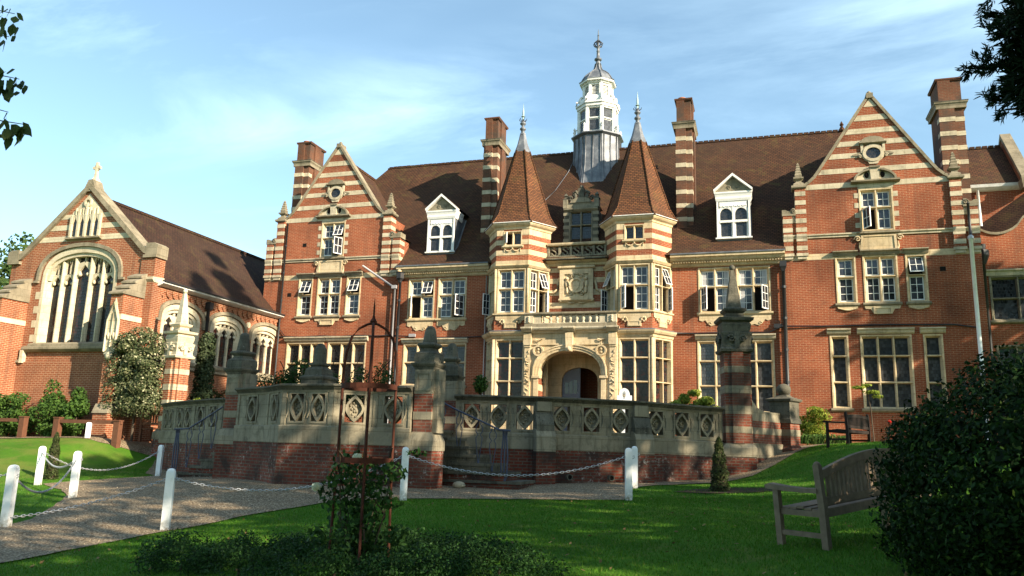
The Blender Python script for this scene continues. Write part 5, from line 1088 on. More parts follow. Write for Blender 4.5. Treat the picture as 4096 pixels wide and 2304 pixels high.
def pier(x,y,hw,zc,ztop,ang,s=1.0):
    b=MB(); F=Fr(x,y,math.cos(ang),math.sin(ang))
    b.sq(x,y,[(hw+.10,.2),(hw+.10,1.45)],'brick_old',ang); b.sq(x,y,[(hw+.12,1.45),(hw+.12,1.68),(hw+.05,1.84),(hw,1.88)],'stone_grey',ang)
    b.sq(x,y,[(hw,1.86),(hw,2.16)],'brick_pier',ang); b.sq(x,y,[(hw+.01,2.16),(hw+.01,2.35)],'stone_band' if 0 else 'stone_grey',ang); b.sq(x,y,[(hw,2.35),(hw,2.77)],'brick_pier',ang); b.sq(x,y,[(hw+.01,2.77),(hw+.01,zc-.14)],'stone_grey',ang)
    for k in range(4):
        G=Fr(x,y,math.cos(ang+k*math.pi/2),math.sin(ang+k*math.pi/2)); b.ring(G,[(-hw+.02,2.84),(hw-.02,2.84),(hw-.02,zc-.2),(-hw+.02,zc-.2)],[(-hw+.08,2.9),(hw-.08,2.9),(hw-.08,zc-.26),(-hw+.08,zc-.26)],hw,hw+.03,'stone_grey')
    b.box(F,hw-.02,hw+.12,-hw,hw*.7,1.86,zc-.14,'stone_grey')
    b.sq(x,y,[(hw+.01,zc-.16),(hw+.04,zc-.1),(hw+.09,zc-.04),(hw+.10,zc),(hw+.02,zc+.02)],'stone_dark',ang)
    o=b.build('pier',ter); q=MB(); t=zc
    q.sq(x,y,[(hw+.03,t+.02),(hw+.04,t+.12),(hw+.03,t+.24),(hw-.06,t+.30),(hw-.08,t+.36),(hw-.03,t+.40),(hw-.0,t+.44),(hw-.02,t+.48),(.17,t+.50)],'stone_dark',ang)
    q.lathe(x,y,[(.235*s,t+.49),(.215*s,t+.6),(.18*s,t+.78),(.155*s,ztop-.08),(.12*s,ztop-.03),(.03,ztop)],8,'stone_dark',ang+math.pi/8); q.build('obelisk',o)
pier(-13.78,18.95,.25,3.5,4.52,-.2,.86); pier(-7.62,17.72,.23,3.5,4.42,-.05,.76); pier(-8.1,20.4,.22,3.46,4.36,.1,.76)
o_=MB(); o_.sq(-10.35,17.3,[(.30,2.9),(.30,3.06),(.33,3.08),(.33,3.13),(.25,3.17),(.23,3.32),(.15,3.39),(.19,3.43),(.19,3.48)],'stone_dark',-.06); o_.lathe(-10.35,17.3,[(.165,3.48),(.16,3.65),(.145,3.84),(.09,3.94),(.02,3.97)],8,'stone_dark'); o_.build('obelisk',ter)
def tall_pillar(x,y,ang,lit):
    b=MB(); F=Fr(x,y,math.cos(ang),math.sin(ang)); h=.31 if lit else .36; st='stone_band' if lit else 'stone_grey'; br='brick_pier' if not lit else 'brick_chapel'; cap='stone_chapel' if lit else 'stone_dark'  # sunlit pillar takes paler stone and brick, putting sunlight into its colours
    zs=[1.87,2.16,2.35,2.70,2.94,3.30,3.51,3.89,4.08,4.5]; b.sq(x,y,[(h+.10,.2),(h+.10,1.5)],'brick_old',ang); b.sq(x,y,[(h+.12,1.5),(h+.12,1.75),(h+.02,1.87)],'stone_grey',ang)
    for i in range(9):
        m=br if i%2==0 else st; b.sq(x,y,[(h+(.008 if i%2 else 0),zs[i]),(h+(.008 if i%2 else 0),zs[i+1])],m,ang)
        for k in (0,1): G=Fr(x,y,math.cos(ang+k*math.pi/2),math.sin(ang+k*math.pi/2)); b.box(G,-.17,.17,h,h+.07+(.008 if i%2 else 0),zs[i],zs[i+1],m)
    sh=b.build('pillar',ter); c=MB()
    c.sq(x,y,[(h,4.46),(h+.10,4.5),(h+.12,4.57),(h+.06,4.62),(h+.04,4.72),(h+.07,4.95),(h+.09,5.05),(h+.02,5.08),(h+.05,5.2),(h+.06,5.3),(h+.02,5.38),(h+.12,5.42),(h+.14,5.5),(h-.1,5.55),(h-.12,5.66),(h-.04,5.72),(h-.02,5.78),(h-.14,5.83)],cap,ang)
    for k in range(4):
        G=Fr(x,y,math.cos(ang+k*math.pi/2),math.sin(ang+k*math.pi/2))
        for sg in (-1,1): scroll(c,G,sg*.16,4.86,.12,sg,h+.1,cap,.04)
        c.box(G,-.07,.07,h,h+.12,4.6,5.08,cap)
    c.build('capital',sh)
    q=MB(); q.sq(x,y,[(h*.56,5.8),(h*.45,6.2),(.055,6.96),(.055,7.0)],cap,ang); q.ball((x,y,7.08),.09,cap,10); q.build('obelisk',sh)
tall_pillar(-.72,24.35,.22,False); tall_pillar(-20.92,24.85,-.25,True)
# buttresses on the right hand stretch with scrolled tops
for (x,y),zt in (((-5.55,20.72),2.55),((-3.18,22.1),2.5)):
    F=Fr(x,y,.85,.5); b=MB(); b.fprism(F,[(-.26,.3),(.26,.3),(.26,1.5),(-.26,1.5)],-.1,.34,'brick_old'); b.uprism(F,[(0,1.5),(.36,1.5),(.34,1.9),(.24,2.05),(0,2.1)],-.26,.26,'stone_grey'); b.uprism(F,[(-.05,1.98),(.26,1.98),(.24,2.2),(.12,2.42),(.05,zt),(-.05,zt)],-.24,.24,'stone_dark'); b.box(F,-.2,.2,0,.10,zt,2.8,'stone_grey'); b.build('buttress',ter)
# swept wall and ball pier behind the tall right pillar
b=MB(); F,l=F2((-.4,24.5),(.62,26.6)); b.wall
prof=[(0,3.5),(.25,3.2),(.6,2.95),(1.1,2.85),(l,2.85)]
b.fprism(F,[(0,2.55)]+[(l,2.55)]+prof[::-1],-.3,0,'stone_grey'); b.box(F,0,l,-.3,.02,1.9,2.55,'brick_pier'); b.box(F,0,l,-.31,.032,2.16,2.36,'stone_grey'); b.box(F,0,l,-.3,.06,1.48,1.9,'stone_grey'); b.box(F,0,l,-.3,.05,.5,1.48,'brick_old'); b.build('swept_wall',ter)
b=MB(); x,y=.68,26.75; b.sq(x,y,[(.40,1.0),(.40,1.75),(.33,1.85),(.33,2.15)],'brick_pier',1.1); b.sq(x,y,[(.34,2.15),(.34,2.36)],'stone_grey',1.1); b.sq(x,y,[(.33,2.36),(.33,2.55)],'brick_pier',1.1); b.sq(x,y,[(.38,2.55),(.36,2.68),(.33,2.72),(.33,3.2),(.40,3.24),(.42,3.3),(.2,3.38),(.14,3.44)],'stone_dark',1.1); b.ball((x,y,3.6),.23,'stone_dark',14,1,1,.85); b.build('ball_pier',ter)
# unseen terrace floor, in a colour darkened to weaken its bounce light
fl=[(-20.6,24.4),(-17.9,22.6),(-14.6,21.0),(-13.4,18.8),(-12,18.05),(-11,17.2),(-9.65,17.1),(-8.85,17.6),(-7.95,17.7),(-7.8,20.5),(-5.6,21.05),(-3.3,22.45),(-1.1,24.3),(.7,26.9),(1.2,28.3),(1.0,36),(-24,36),(-23,27)]
me=bpy.data.meshes.new("terrace_floor"); me.from_pydata([(x,y,1.955) for x,y in fl],[],[tuple(range(len(fl)))]); me.materials.append(MT['floor']); o=bpy.data.objects.new("terrace_floor",me); col.objects.link(o); tag(o,kind='structure')
for i,(x,y) in enumerate(((-12.3,18.05),(-4.9,20.95),(-3.9,21.5))):
    F=Fr(x,y,.75 if i else .85,.5 if i else -.5); b=MB(); b.ring(F,[(.085*math.cos(R(t)),.86+.085*math.sin(R(t))) for t in range(0,360,30)],[(.06*math.cos(R(t)),.86+.06*math.sin(R(t))) for t in range(0,360,30)],.0,.13,'stone_dark'); b.fprism(F,[(.06*math.cos(R(t)),.86+.06*math.sin(R(t))) for t in range(0,360,30)],.0,.10,'dark'); b.build('drain_hole',ter)
# steps
def steps(name,label,x0,sg,y0,y1,z0,n,yaw=0):
    o=thing(name,label,"steps",(x0,y0,z0)); P=o.location
    for k in range(n):
        b=MB(); F=Fr(x0,y0,math.cos(yaw),math.sin(yaw)); a=sg*-.38*k; e=sg*(-.38*n-.4)
        z=z0+.2*k; b.box(F,min(a,e),max(a,e),-(y1-y0),0,z-.28,z-.07,'brick_old' if k<2 else 'stone_dark'); b.box(F,min(a+sg*.04,e),max(a+sg*.04,e),-(y1-y0),.03,z-.069,z,'stone_dark'); b.build('step',o)
    b=MB(); F=Fr(x0,y0,math.cos(yaw),math.sin(yaw)); e=sg*(-.38*n-.4); b.fprism(F,[(-sg*.3,.2),(e,.2),(e,z0+.2*n-.3),(-sg*.38*(n-1),z0+.2*(n-1)-.3),(-sg*.3,z0-.1)],-(y1-y0),-.02,'brick_old'); b.build('step_base',o)
steps("stone_steps","dark stone steps rising left between two obelisk piers to the terrace",-5.6,1,18.75,20.1,.78,7)
steps("stone_steps","stone steps rising right behind brick flank on the left of the bastion",-16.4,-1,20.0,21.0,.6,7)
def handrail(label,pts,rods,foot):
    o=thing("handrail",label,"handrail",foot); b=MB(); b.tube(pts,.024,6,'blue'); b.build('rail',o)
    for (x,y,zt,zb,w) in rods:
        b=MB()
        for sg in (-1,1): b.tube([(x+sg*.03,y,zt),(x+sg*.035,y,zt-.08),(x+sg*.085,y,zt-.16),(x+sg*.085,y,zt-.26),(x+sg*.03,y,zt-.33),(x+sg*.08,y,zt-.40),(x+sg*.075,y,(zt+zb)/2),(x+sg*.02,y,zb+.12),(x+sg*.008,y,zb)],.0125,5,'blue')
        b.build('baluster',o)
    b=MB(); x,y,z=pts[-1]; x0=pts[-2][0]
    for q in (-.05,0,.05): b.tube([((x+x0)/2+q,y,z),((x+x0)/2+q*.8,y,z-.15),((x+x0)/2+q*1.6,y,z-.6),((x+x0)/2+q*1.4,y,foot[2]+.1),((x+x0)/2+q*.4,y,foot[2]-.02)],.02,6,'blue')
    b.build('newel_post',o)
handrail("blue iron handrail curling down the right hand terrace steps",[(-7.88,18.9,2.66),(-7.7,18.88,2.65),(-7.3,18.82,2.47),(-6.6,18.78,2.19),(-6.12,18.78,1.99),(-5.85,18.78,1.98)],[(-7.68,18.85,2.62,1.75,0),(-7.2,18.82,2.42,1.38,0),(-6.66,18.8,2.2,1.18,0),(-6.3,18.8,2.06,1.0,0)],(-5.98,18.78,.79))
handrail("blue iron handrail in front of the left terrace balustrade",[(-15.0,19.9,2.5),(-15.6,19.9,2.14),(-16.1,19.9,1.86),(-16.35,19.9,1.84),(-16.6,19.9,1.83)],[(-15.25,19.9,2.34,1.3,0),(-15.65,19.9,2.1,1.0,0),(-16.05,19.9,1.88,.75,0)],(-16.47,19.9,.52))
t=MB(); F=Fr(-16.6,21.0); t.ring(F,[(.42*math.cos(R(a)),1.75+.5*math.sin(R(a))) for a in range(0,360,20)],[(.33*math.cos(R(a)),1.75+.4*math.sin(R(a))) for a in range(0,360,20)],-.1,.1,'stone_dark')
# stones
b=MB(); b.ball((-6.95,18.3,.66),.12,'stone_band',7,1.4,.9,.8); b.build('fieldstone'); tag(bpy.data.objects['fieldstone'],"pale lump of stone at the foot of the brick step flank","stone")
# =================================================================== POSTS AND CHAINS
def make_post():
    o=thing("white_post","","post"); b=MB(); b.sq(0,0,[(.067,-.25),(.067,.94),(.064,.98),(.05,1.015),(.028,1.03),(.004,1.035)],'bollard',.3); b.build('post_body',o)
    b=MB(); b.tube([(.06,.02,.86),(.11,.02,.88),(.12,.02,.84),(.07,.02,.82)],.009,5,'galv'); b.build('chain_eye',o); return o
PO=[(-12.18,10.77,.03,0,"nearest white post at far left edge beside lower lawn"),(-9.68,11.64,.04,.2,"tall near white post at edge of gravel path by the lawn"),(-18.58,17.23,.23,0,"white post beside slim dark cypress on left bank"),(-14.71,14.6,.2,.1,"white post at the tip of the left lawn wedge"),(-6.86,14.98,.5,.2,"white post just right of the rusty trellis"),(-2.6,16.43,.61,0,"front one of two white posts at right end of gravel"),(-2.92,19.34,.66,0,"rear one of two white posts at right end of gravel"),(-17.6,20.6,.32,0,"distant white post before the blue left handrail")]
p0=make_post(); posts=[]
for i,(x,y,z,a,lab) in enumerate(PO):
    if i==0: o=p0; o.location=(x,y,z); o['label']=lab
    else: o=dup(p0,(x,y,z),a,lab)
    o['group']="white posts along the gravel path"; posts.append(Vector((x,y,z+.88)))
o=dup(p0,(-23.3,23.45,1.42),0,"short sunlit white post before the brown rail fence",(1,1,.6)); o['group']="white posts along the gravel path"
def chain(a,b_,sag,label):
    A,B=Vector(a),Vector(b_); n=max(10,int((B-A).length/.062)); mb=MB(); P=[]
    for k in range(n+1):
        t=k/n; p=A.lerp(B,t); p.z-=sag*4*t*(1-t); P.append(p)
    for k in range(n):
        p,q=P[k],P[k+1]; d=(q-p).normalized(); s=Vector((0,0,1)).cross(d).normalized() if k%2 else d.cross(Vector((0,0,1)).cross(d)).normalized()
        c=(p+q)/2; l=(q-p).length*.68; w=.017
        pts=[c-d*l+s*0,c-d*l*.6+s*w,c+d*l*.6+s*w,c+d*l,c+d*l*.6-s*w,c-d*l*.6-s*w,c-d*l]; mb.tube(pts,.0075,4,'galv',True)
    o=mb.build('chain'); tag(o,label,"chain","chains hung between the white posts")
chain((-15.5,9.6,.75),posts[0],.12,"short chain running off the left edge from the nearest post")
chain(posts[0],posts[3],.50,"slack chain from nearest left post back to lawn tip post")
chain(posts[0]-Vector((0,0,.72)),posts[1],.10,"long chain across the gravel between the two nearest posts")
chain(posts[2],posts[3],.30,"deep slack chain by the slim dark cypress")
chain(posts[2]+Vector((0,0,.02)),posts[7],.55,"chain running along the left bank to the distant post")
chain(posts[1],posts[4],.42,"long chain passing behind the rusty trellis")
chain(posts[4],posts[5],.40,"chain sagging before the right hand terrace steps")
# =================================================================== GARDEN FURNITURE
def garden_bench(label,loc,bear,tilt,L_,arch,W_):
    o=thing("garden_bench",label,"bench"); D=.56
    def part(name,fn): b=MB(); fn(b); b.build(name,o)
    F=Fr(0,0)    # u along length, n toward front
    for u in (0,L_):
        part('leg',lambda b:(b.fprism(Fr(u,0,0,1),[(-.03,-.3),(.05,-.3),(.045,.45),(.02,.90),(-.05,.90),(-.03,.45)],-.035,.035,W_),b.ball((u,-.016,.90),.04,W_,8)))
        part('leg',lambda b:b.fprism(Fr(u,0,0,1),[(-D-.04,-.3),(-D+.035,-.3),(-D+.03,.62),(-D-.04,.62)],-.033,.033,W_))
        part('armrest',lambda b:b.fprism(Fr(u,0,0,1),[(-.02,.60),(-.2,.60),(-.4,.605),(-D-.12,.62),(-D-.13,.66),(-D-.08,.68),(-.4,.655),(-.2,.645),(-.02,.65)],-.05,.05,W_))
        part('stretcher',lambda b:b.box(Fr(u,0),-.02,.02,.03,D-.02,.12,.17,W_))
    part('seat',lambda b:[b.box(F,.02,L_-.02,.06+j*.095,.145+j*.095,.415-.012*abs(j-2),.44-.012*abs(j-2),W_) for j in range(6)])
    part('seat_frame',lambda b:(b.box(F,.03,L_-.03,-.02,.02,.34,.43,W_),b.box(F,.03,L_-.03,D-.02,D+.02,.34,.41,W_),b.box(F,.0,.04,.02,D,.34,.40,W_),b.box(F,L_-.04,L_,.02,D,.34,.40,W_)))
    top=lambda u:.84+arch*math.sin(math.pi*u/L_)
    def rail(b):
        n=14
        for i in range(n):
            a,c=.03+(L_-.06)*i/n,.03+(L_-.06)*(i+1)/n; b.extr([F.p(a,-.03,top(a)-.09),F.p(a,.02,top(a)-.09),F.p(a,.02,top(a)),F.p(a,-.03,top(a))],[F.p(c,-.03,top(c)-.09),F.p(c,.02,top(c)-.09),F.p(c,.02,top(c)),F.p(c,-.03,top(c))],W_)
            continue
            b.extr([F.p(a,-.03,.47),F.p(a,.02,.47),F.p(a,.02,.55),F.p(a,-.03,.55)],[F.p(c,-.03,.47),F.p(c,.02,.47),F.p(c,.02,.55),F.p(c,-.03,.55)],W_)
    part('back_rail',rail); part('lower_rail',lambda b:b.box(F,.03,L_-.03,-.02,.03,.47,.55,W_))
    def slats(b):
        k=0; u=.09
        while u<L_-.08: b.box(F,u,u+.05,-.018,.004,.54,top(u+.025)-.08,W_); u+=.085
    part('back_slats',slats)
    for o2 in list(o.children): pass
    dv=Vector((math.sin(R(bear))*math.cos(R(tilt)),math.cos(R(bear))*math.cos(R(tilt)),math.sin(R(tilt)))); yv=Vector((dv.y,-dv.x,0)).normalized(); xv=-dv; zv=xv.cross(yv)
    o.matrix_world=Matrix.Translation(Vector(loc)+dv*L_) @ Matrix((xv,yv,zv)).transposed().to_4x4()
garden_bench('large weathered teak bench with arched slatted back on the right lawn',(.62,9.55,.60),37,5.5,2.2,.15,'oak')
garden_bench('smaller dark slatted bench on the gravel near the right gable wall',(2.32,25.0,1.93),26,0,1.7,.04,'shadewood')
def back_bench():
    o=thing("wooden_bench","brown slatted bench under the variegated bush by the chapel","bench",(-22.2,24.75,1.45)); F=Fr(-22.2,24.75); 
    def part(name,fn): b=MB(); fn(b); b.build(name,o)
    for u in (0,1.1): part('leg',lambda b:b.box(F,u,u+.08,-.05,.03,1.4,2.52,'brown')); part('leg',lambda b:b.box(F,u,u+.08,-.6,-.53,1.4,1.95,'brown'))
    part('seat',lambda b:b.box(F,.0,1.18,-.6,.0,1.86,1.9,'brown')); part('back_rail',lambda b:(b.box(F,.08,1.1,-.03,.01,2.4,2.5,'brown'),b.box(F,.08,1.1,-.03,.01,2.02,2.1,'brown'))); part('back_slats',lambda b:[b.box(F,.16+j*.12,.22+j*.12,-.02,.0,2.1,2.4,'brown') for j in range(8)])
back_bench()
def rail_fence():
    o=thing("rail_fence","low brown timber rail fence before the chapel shrubs","fence",(-25,23.6,1.4))
    for x in (-30.5,-26.55,-24.9,-22.15):
        b=MB(); z=hg(x,23.6); b.box(Fr(x,23.6),-.12,.12,-.1,.1,z-.2,2.17 if x<-23 else 2.1,'brown'); b.box(Fr(x,23.6),-.14,.14,-.12,.12,2.17 if x<-23 else 2.1,2.21 if x<-23 else 2.14,'brown'); b.build('post',o)
    for a,c in ((-30.5,-26.6),(-24.8,-22.0)): b=MB(); b.box(Fr(0,23.6),a,c,-.05,.05,2.0,2.13,'brown'); b.build('rail',o)
rail_fence()
def sign():
    o=thing("notice_board","white arched notice board with small dark crest behind the balustrade","sign",(-5.2,31.8,1.955)); F=Fr(-5.2,31.8); b=MB()
    P=[(-.29,2.2),(.29,2.2),(.29,3.72),(.2,3.72)]+[(.2*math.cos(R(t)),3.76+.25*math.sin(R(t))) for t in range(0,181,15)]+[(-.2,3.72),(-.29,3.72)]
    b.fprism(F,P,-.05,.05,'post'); b.build('board',o); p=MB(); p.box(F,-.2,-.12,-.05,.04,1.9,2.2,'post'); p.box(F,.12,.2,-.05,.04,1.9,2.2,'post'); p.build('leg',o)
    e=MB(); e.fprism(F,[(-.055,3.78),(.055,3.78),(.05,3.68),(0,3.62),(-.05,3.68)],.05,.054,'iron'); e.fprism(F,[(-.035,3.765),(.035,3.765),(.03,3.70),(0,3.66),(-.03,3.70)],.054,.057,'stone_band'); e.box(F,-.012,.012,.05,.055,3.78,3.9,'iron'); e.fprism(F,[(-.06,3.79),(-.03,3.79),(-.045,3.86)],.05,.055,'iron'); e.fprism(F,[(.06,3.79),(.03,3.79),(.045,3.86)],.05,.055,'iron'); e.box(F,-.045,.045,.05,.055,3.59,3.605,'iron'); e.build('crest',o)
sign()
def trellis():
    o=thing("garden_obelisk","rusty iron rose obelisk with domed top rising from low shrubs","trellis",(-4.4,8.5,.24)); x,y=-4.4,8.5; r=.31; A=[R(a) for a in (-62,-20,28,70,118,160,208,250)][::2]
    for a in A:
        b=MB(); c,s=math.cos(a),math.sin(a); b.tube([(x+c*r*q,y+s*r*q,z) for q,z in ((1.08,.1),(1.0,1.4),(1.0,2.24),(1,2.45),(.93,2.65),(.78,2.82),(.52,2.93),(.2,2.985),(.02,3.0))],.016,6,'rust'); b.build('upright',o)
    for z in (1.4,2.24):
        b=MB(); b.mould([(x+(r+.012)*math.cos(R(t)),y+(r+.012)*math.sin(R(t))) for t in range(0,-360,-15)],[(-.004,z-.03),(.006,z-.03),(.006,z+.03),(-.004,z+.03)],'rust',True); b.build('hoop',o)
    b=MB(); b.lathe(x,y,[(.03,2.98),(.045,3.02),(.02,3.06),(.012,3.1),(.012,3.2),(.002,3.3)],8,'rust'); b.build('finial',o)
trellis()
# =================================================================== PLANTS
def plant(name,label,cat,cl,n,size,mat,asp=.55,group=None,jit=.6,shell=.5,stem=None,base=None,droop=.2):
    P,Nn=blobP(cl,n,shell); V=leafV(P,Nn,size,asp,jit,droop)
    if base is None: c=np.array(cl); base=(c[:,0].mean(),c[:,1].mean(),float((c[:,2]-c[:,5]).min()))
    o=thing(name,label,cat,base,group); quads('foliage',V,mat,o)
    if stem:
        b=MB()
        for p in stem: b.tube(p[0],p[1],6,'bark')
        b.build('stem' if len(stem)==1 else 'branches',o)
    return o
plant("variegated_bush","tall clipped variegated bush against the chapel buttress","bush",[(-22.5+dx,24.5,z,.62,.5,.55) for dx in (-.72,0,.68) for z in (2.75,3.3,3.85,4.4,4.95)]+[(-22.4,24.5,5.35,.55,.45,.35),(-21.5,24.5,2.95,.45,.4,.5),(-22.5,24.5,2.85,.7,.45,.45)]+clumps((-22.45,24.45,4.1),(1.2,.5,1.5),26,.3,3),20000,.085,'ivy',.75,jit=.38,shell=.8,stem=[([(-22.4,24.6,1.4),(-22.4,24.6,3)],.05)],base=(-22.4,24.5,1.45))
plant("ivy_column","narrow dark ivy column behind the sunlit striped pillar","ivy",[(-20.75,26.2,3.2+.5*i,.45-.03*i,.35,.5) for i in range(5)],4500,.10,'ivyd',.8,shell=.7,stem=[([(-20.75,26.2,1.9),(-20.75,26.2,4)],.06)])
plant("green_shrub","broad green shrub at far left edge behind the rail fence","shrub",clumps((-28.0,24.35,2.45),(1.1,.45,1.0),22,.42,5),4200,.13,'shrub',.55,"shrubs along the chapel wall",stem=[([(-28.2,24.4,1.3),(-28.2,24.4,2.6)],.04)])
plant("green_shrub","tallest green shrub peaked below the chapel window","shrub",clumps((-26.1,24.45,2.2),(.75,.45,.75),18,.42,6)+[(-26.15,24.4,3.2,.4,.3,.5)],4600,.13,'shrub',.55,"shrubs along the chapel wall",stem=[([(-26.1,24.4,1.3),(-26.1,24.4,3)],.04)])
plant("green_shrub","narrow green shrub left of the stone chapel buttress","shrub",clumps((-24.75,24.2,2.2),(.35,.35,.7),12,.34,8)+[(-24.7,24.2,3.0,.3,.3,.4)],2800,.13,'shrub',.55,"shrubs along the chapel wall",stem=[([(-24.7,24.2,1.3),(-24.7,24.2,2.8)],.035)])
plant("clipped_hedge","small dark clipped hedge below the chapel side window","hedge",[(-21.6,27.6,2.9,.6,.5,.85),(-22.3,28,2.8,.6,.5,.8),(-21.0,28,2.8,.5,.5,.8)],4500,.08,'laurel',.6,shell=.75)
plant("lime_bush","small lime yellow bush beside the sunlit striped pillar","bush",[(-20.35,25.5,2.6,.34,.3,.5),(-20.1,25.6,2.5,.2,.2,.35)],1500,.09,'yellow',.6,shell=.5)
plant("feathery_shrub","dark feathery shrub growing behind the bastion obelisk","shrub",[(-14.1+.5*i,20.6+.3*math.sin(i*2.1),2.85+.35*math.sin(i*1.9+.6),.42,.4,.5) for i in range(7)]+[(-12.9,20.6,3.5,.5,.4,.5),(-13.4,20.6,3.2,.5,.4,.5),(-10.9,20.5,3.0,.45,.4,.75),(-10.4,20.8,3.2,.4,.4,.7)],9500,.10,'rose',.38,jit=.9,shell=.2,stem=[([(-13+i*.5,20.6,1.95),(-13.2+i*.6,20.6,3.2),(-13.6+i*.9,20.5,3.9+.25*(i%2))],.014) for i in range(5)])
plant("golden_shrub","yellow green layered shrub above the right balustrade","shrub",[(-2.55+.24*i,25.6+.2*math.sin(i*3),3.05+.16*math.sin(i*2.2),.22,.25,.13) for i in range(6)]+[(-2.0,25.6,3.4,.22,.22,.12),(-2.3,25.6,3.28,.2,.2,.1),(-1.65,25.6,3.2,.2,.2,.1),(-2,25.6,2.7,.5,.4,.4)],3000,.11,'yellow',.6,jit=.4,shell=.2,stem=[([(-2.0+.02*i,25.6,1.95),(-2.4+.3*i,25.6,3.0)],.02) for i in range(4)])
o=plant("potted_bush","small bright green bush in pot beside the right steps pier","plant",[(-7.55,21.3,3.3,.22,.22,.28)],500,.10,'shrub',.5,shell=.2,base=(-7.55,21.3,1.955)); b=MB(); b.lathe(-7.55,21.3,[(.12,1.955),(.2,2.5),(.24,2.55),(.22,2.58)],12,'pot',0,True); b.tube([(-7.55,21.3,2.5),(-7.55,21.3,3.2)],.03,6,'bark'); b.build('pot',o)
o=plant("flowering_bush","yellow green bush at the foot of the right gable wall","bush",clumps((1.95,32.3,2.75),(.65,.4,.55),14,.32,9),2800,.11,'yellow',.6,shell=.3)
def strap(name,label,x,y,z,n,l):
    V=[]
    for i in range(n):
        a=rng.uniform(0,6.28); c,s=math.cos(a),math.sin(a); r=l*rng.uniform(.5,1); bx,by=x+rng.uniform(-.9,.9),y+rng.uniform(-.25,.25)
        P=[(bx,by,z),(bx+c*r*.35,by+s*r*.35,z+r*.75),(bx+c*r*.8,by+s*r*.8,z+r*.55)]; w=.02
        V.append([(P[0][0]-s*w,P[0][1]+c*w,P[0][2]),(P[1][0]-s*w,P[1][1]+c*w,P[1][2]),(P[1][0]+s*w,P[1][1]-c*w,P[1][2]),(P[0][0]+s*w,P[0][1]-c*w,P[0][2])]); V.append([(P[1][0]-s*w,P[1][1]+c*w,P[1][2]),P[2],P[2],(P[1][0]+s*w,P[1][1]-c*w,P[1][2])])
    o=quads(name,np.array(V),'strap'); tag(o,label,'plant')
strap('strap_leaf_plant','clump of long strap leaves in the border near the dark armchair',1.9,31.2,2.0,260,.5)
P,Nn=blobP([(1.15,31.2,2.3,.18,.15,.12)],60,.1); o=quads('pink_flowers',leafV(P,Nn,.07,.8),'pink'); tag(o,'small cluster of pink flowers beside the ball topped pier','flowers')
P,Nn=blobP([(4.35,31.5,2.85,.07,.07,.07)],30,.1); o=quads('red_flower',leafV(P,Nn,.06,.8),'redp'); tag(o,'single red flower below the large right window','flower')
plant("sapling","thin sapling with flat fan of leaves before the grey window","sapling",[(3.35,31.0,4.02,.28,.2,.05),(3.75,31.0,3.86,.3,.2,.06),(3.95,31,3.7,.2,.2,.05),(3.6,31,4.1,.2,.15,.04)],420,.12,'yellow',.5,jit=.3,shell=.1,stem=[([(3.75,31,2.0),(3.7,31,3.2),(3.6,31,3.95)],.022)],base=(3.75,31,2.0))
# slim cypresses
def cyp(label,x,y,z,h,r):
    P=[];Nn=[]
    n=2600; t=NR.uniform(0,1,n); a=NR.uniform(0,6.283,n); rr=r*np.minimum(1,(1-t)**.55*1.15)*NR.uniform(.75,1,n)*(1+.12*np.sin(t*23))
    P=np.stack([x+rr*np.cos(a),y+rr*np.sin(a),z+t*h],1); Nn=np.stack([np.cos(a)*.6,np.sin(a)*.6,np.full(n,.7)],1)
    o=thing('slim_cypress',label,'cypress',(x,y,z),'slim young cypresses on the lawns'); V=leafV(P,Nn,.07,.4,.4,-.8); quads('foliage',V,'cypress',o); b=MB(); b.lathe(x,y,[(r*.5,z-.1),(r*.7,z+.1),(r*.75,z+h*.35),(r*.5,z+h*.7),(.02,z+h*.92)],8,'bark',0,True); b.build('trunk',o)
cyp('slim cypress standing in bare soil before right terrace wall',-.92,18.3,.78,1.15,.20); cyp('slim dark cypress behind white post on left bank',-19.6,18.6,.32,1.32,.19)
drape('soil_patch',[(-1.9+.0,18.1),(-1.2,17.75),(-.3,17.8),(.5,18.1),(.3,18.6),(-.6,18.9),(-1.5,18.7)],'soil',.016,.3,'structure')
# large laurel bush at right
LB=[(2.98,8.3,1.25,1.95,1.6,1.4),(4.1,8.3,1.3,1.5,1.6,1.3)]
LC=[]
for q in range(150):
    d=NR.normal(0,1,3); d/=np.linalg.norm(d); LC.append((3.03+d[0]*1.85,8.3+d[1]*1.5,1.25+d[2]*1.32,.30,.30,.24))
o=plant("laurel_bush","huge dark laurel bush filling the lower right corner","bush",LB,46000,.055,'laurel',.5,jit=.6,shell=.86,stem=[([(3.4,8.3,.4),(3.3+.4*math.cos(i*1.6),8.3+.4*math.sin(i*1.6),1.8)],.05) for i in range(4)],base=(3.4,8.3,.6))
P,Nn=blobP(LC,30000,.4); quads('outer_foliage',leafV(P,Nn,.055,.5,.7,.2),'laurel',o); P,Nn=blobP([(3.05,8.3,1.25,1.75,1.4,1.3),(4.1,8.3,1.3,1.4,1.4,1.25)],9000,.6); quads('inner_foliage',leafV(P,Nn,.14,.7,.5,.2),'laurel',o)
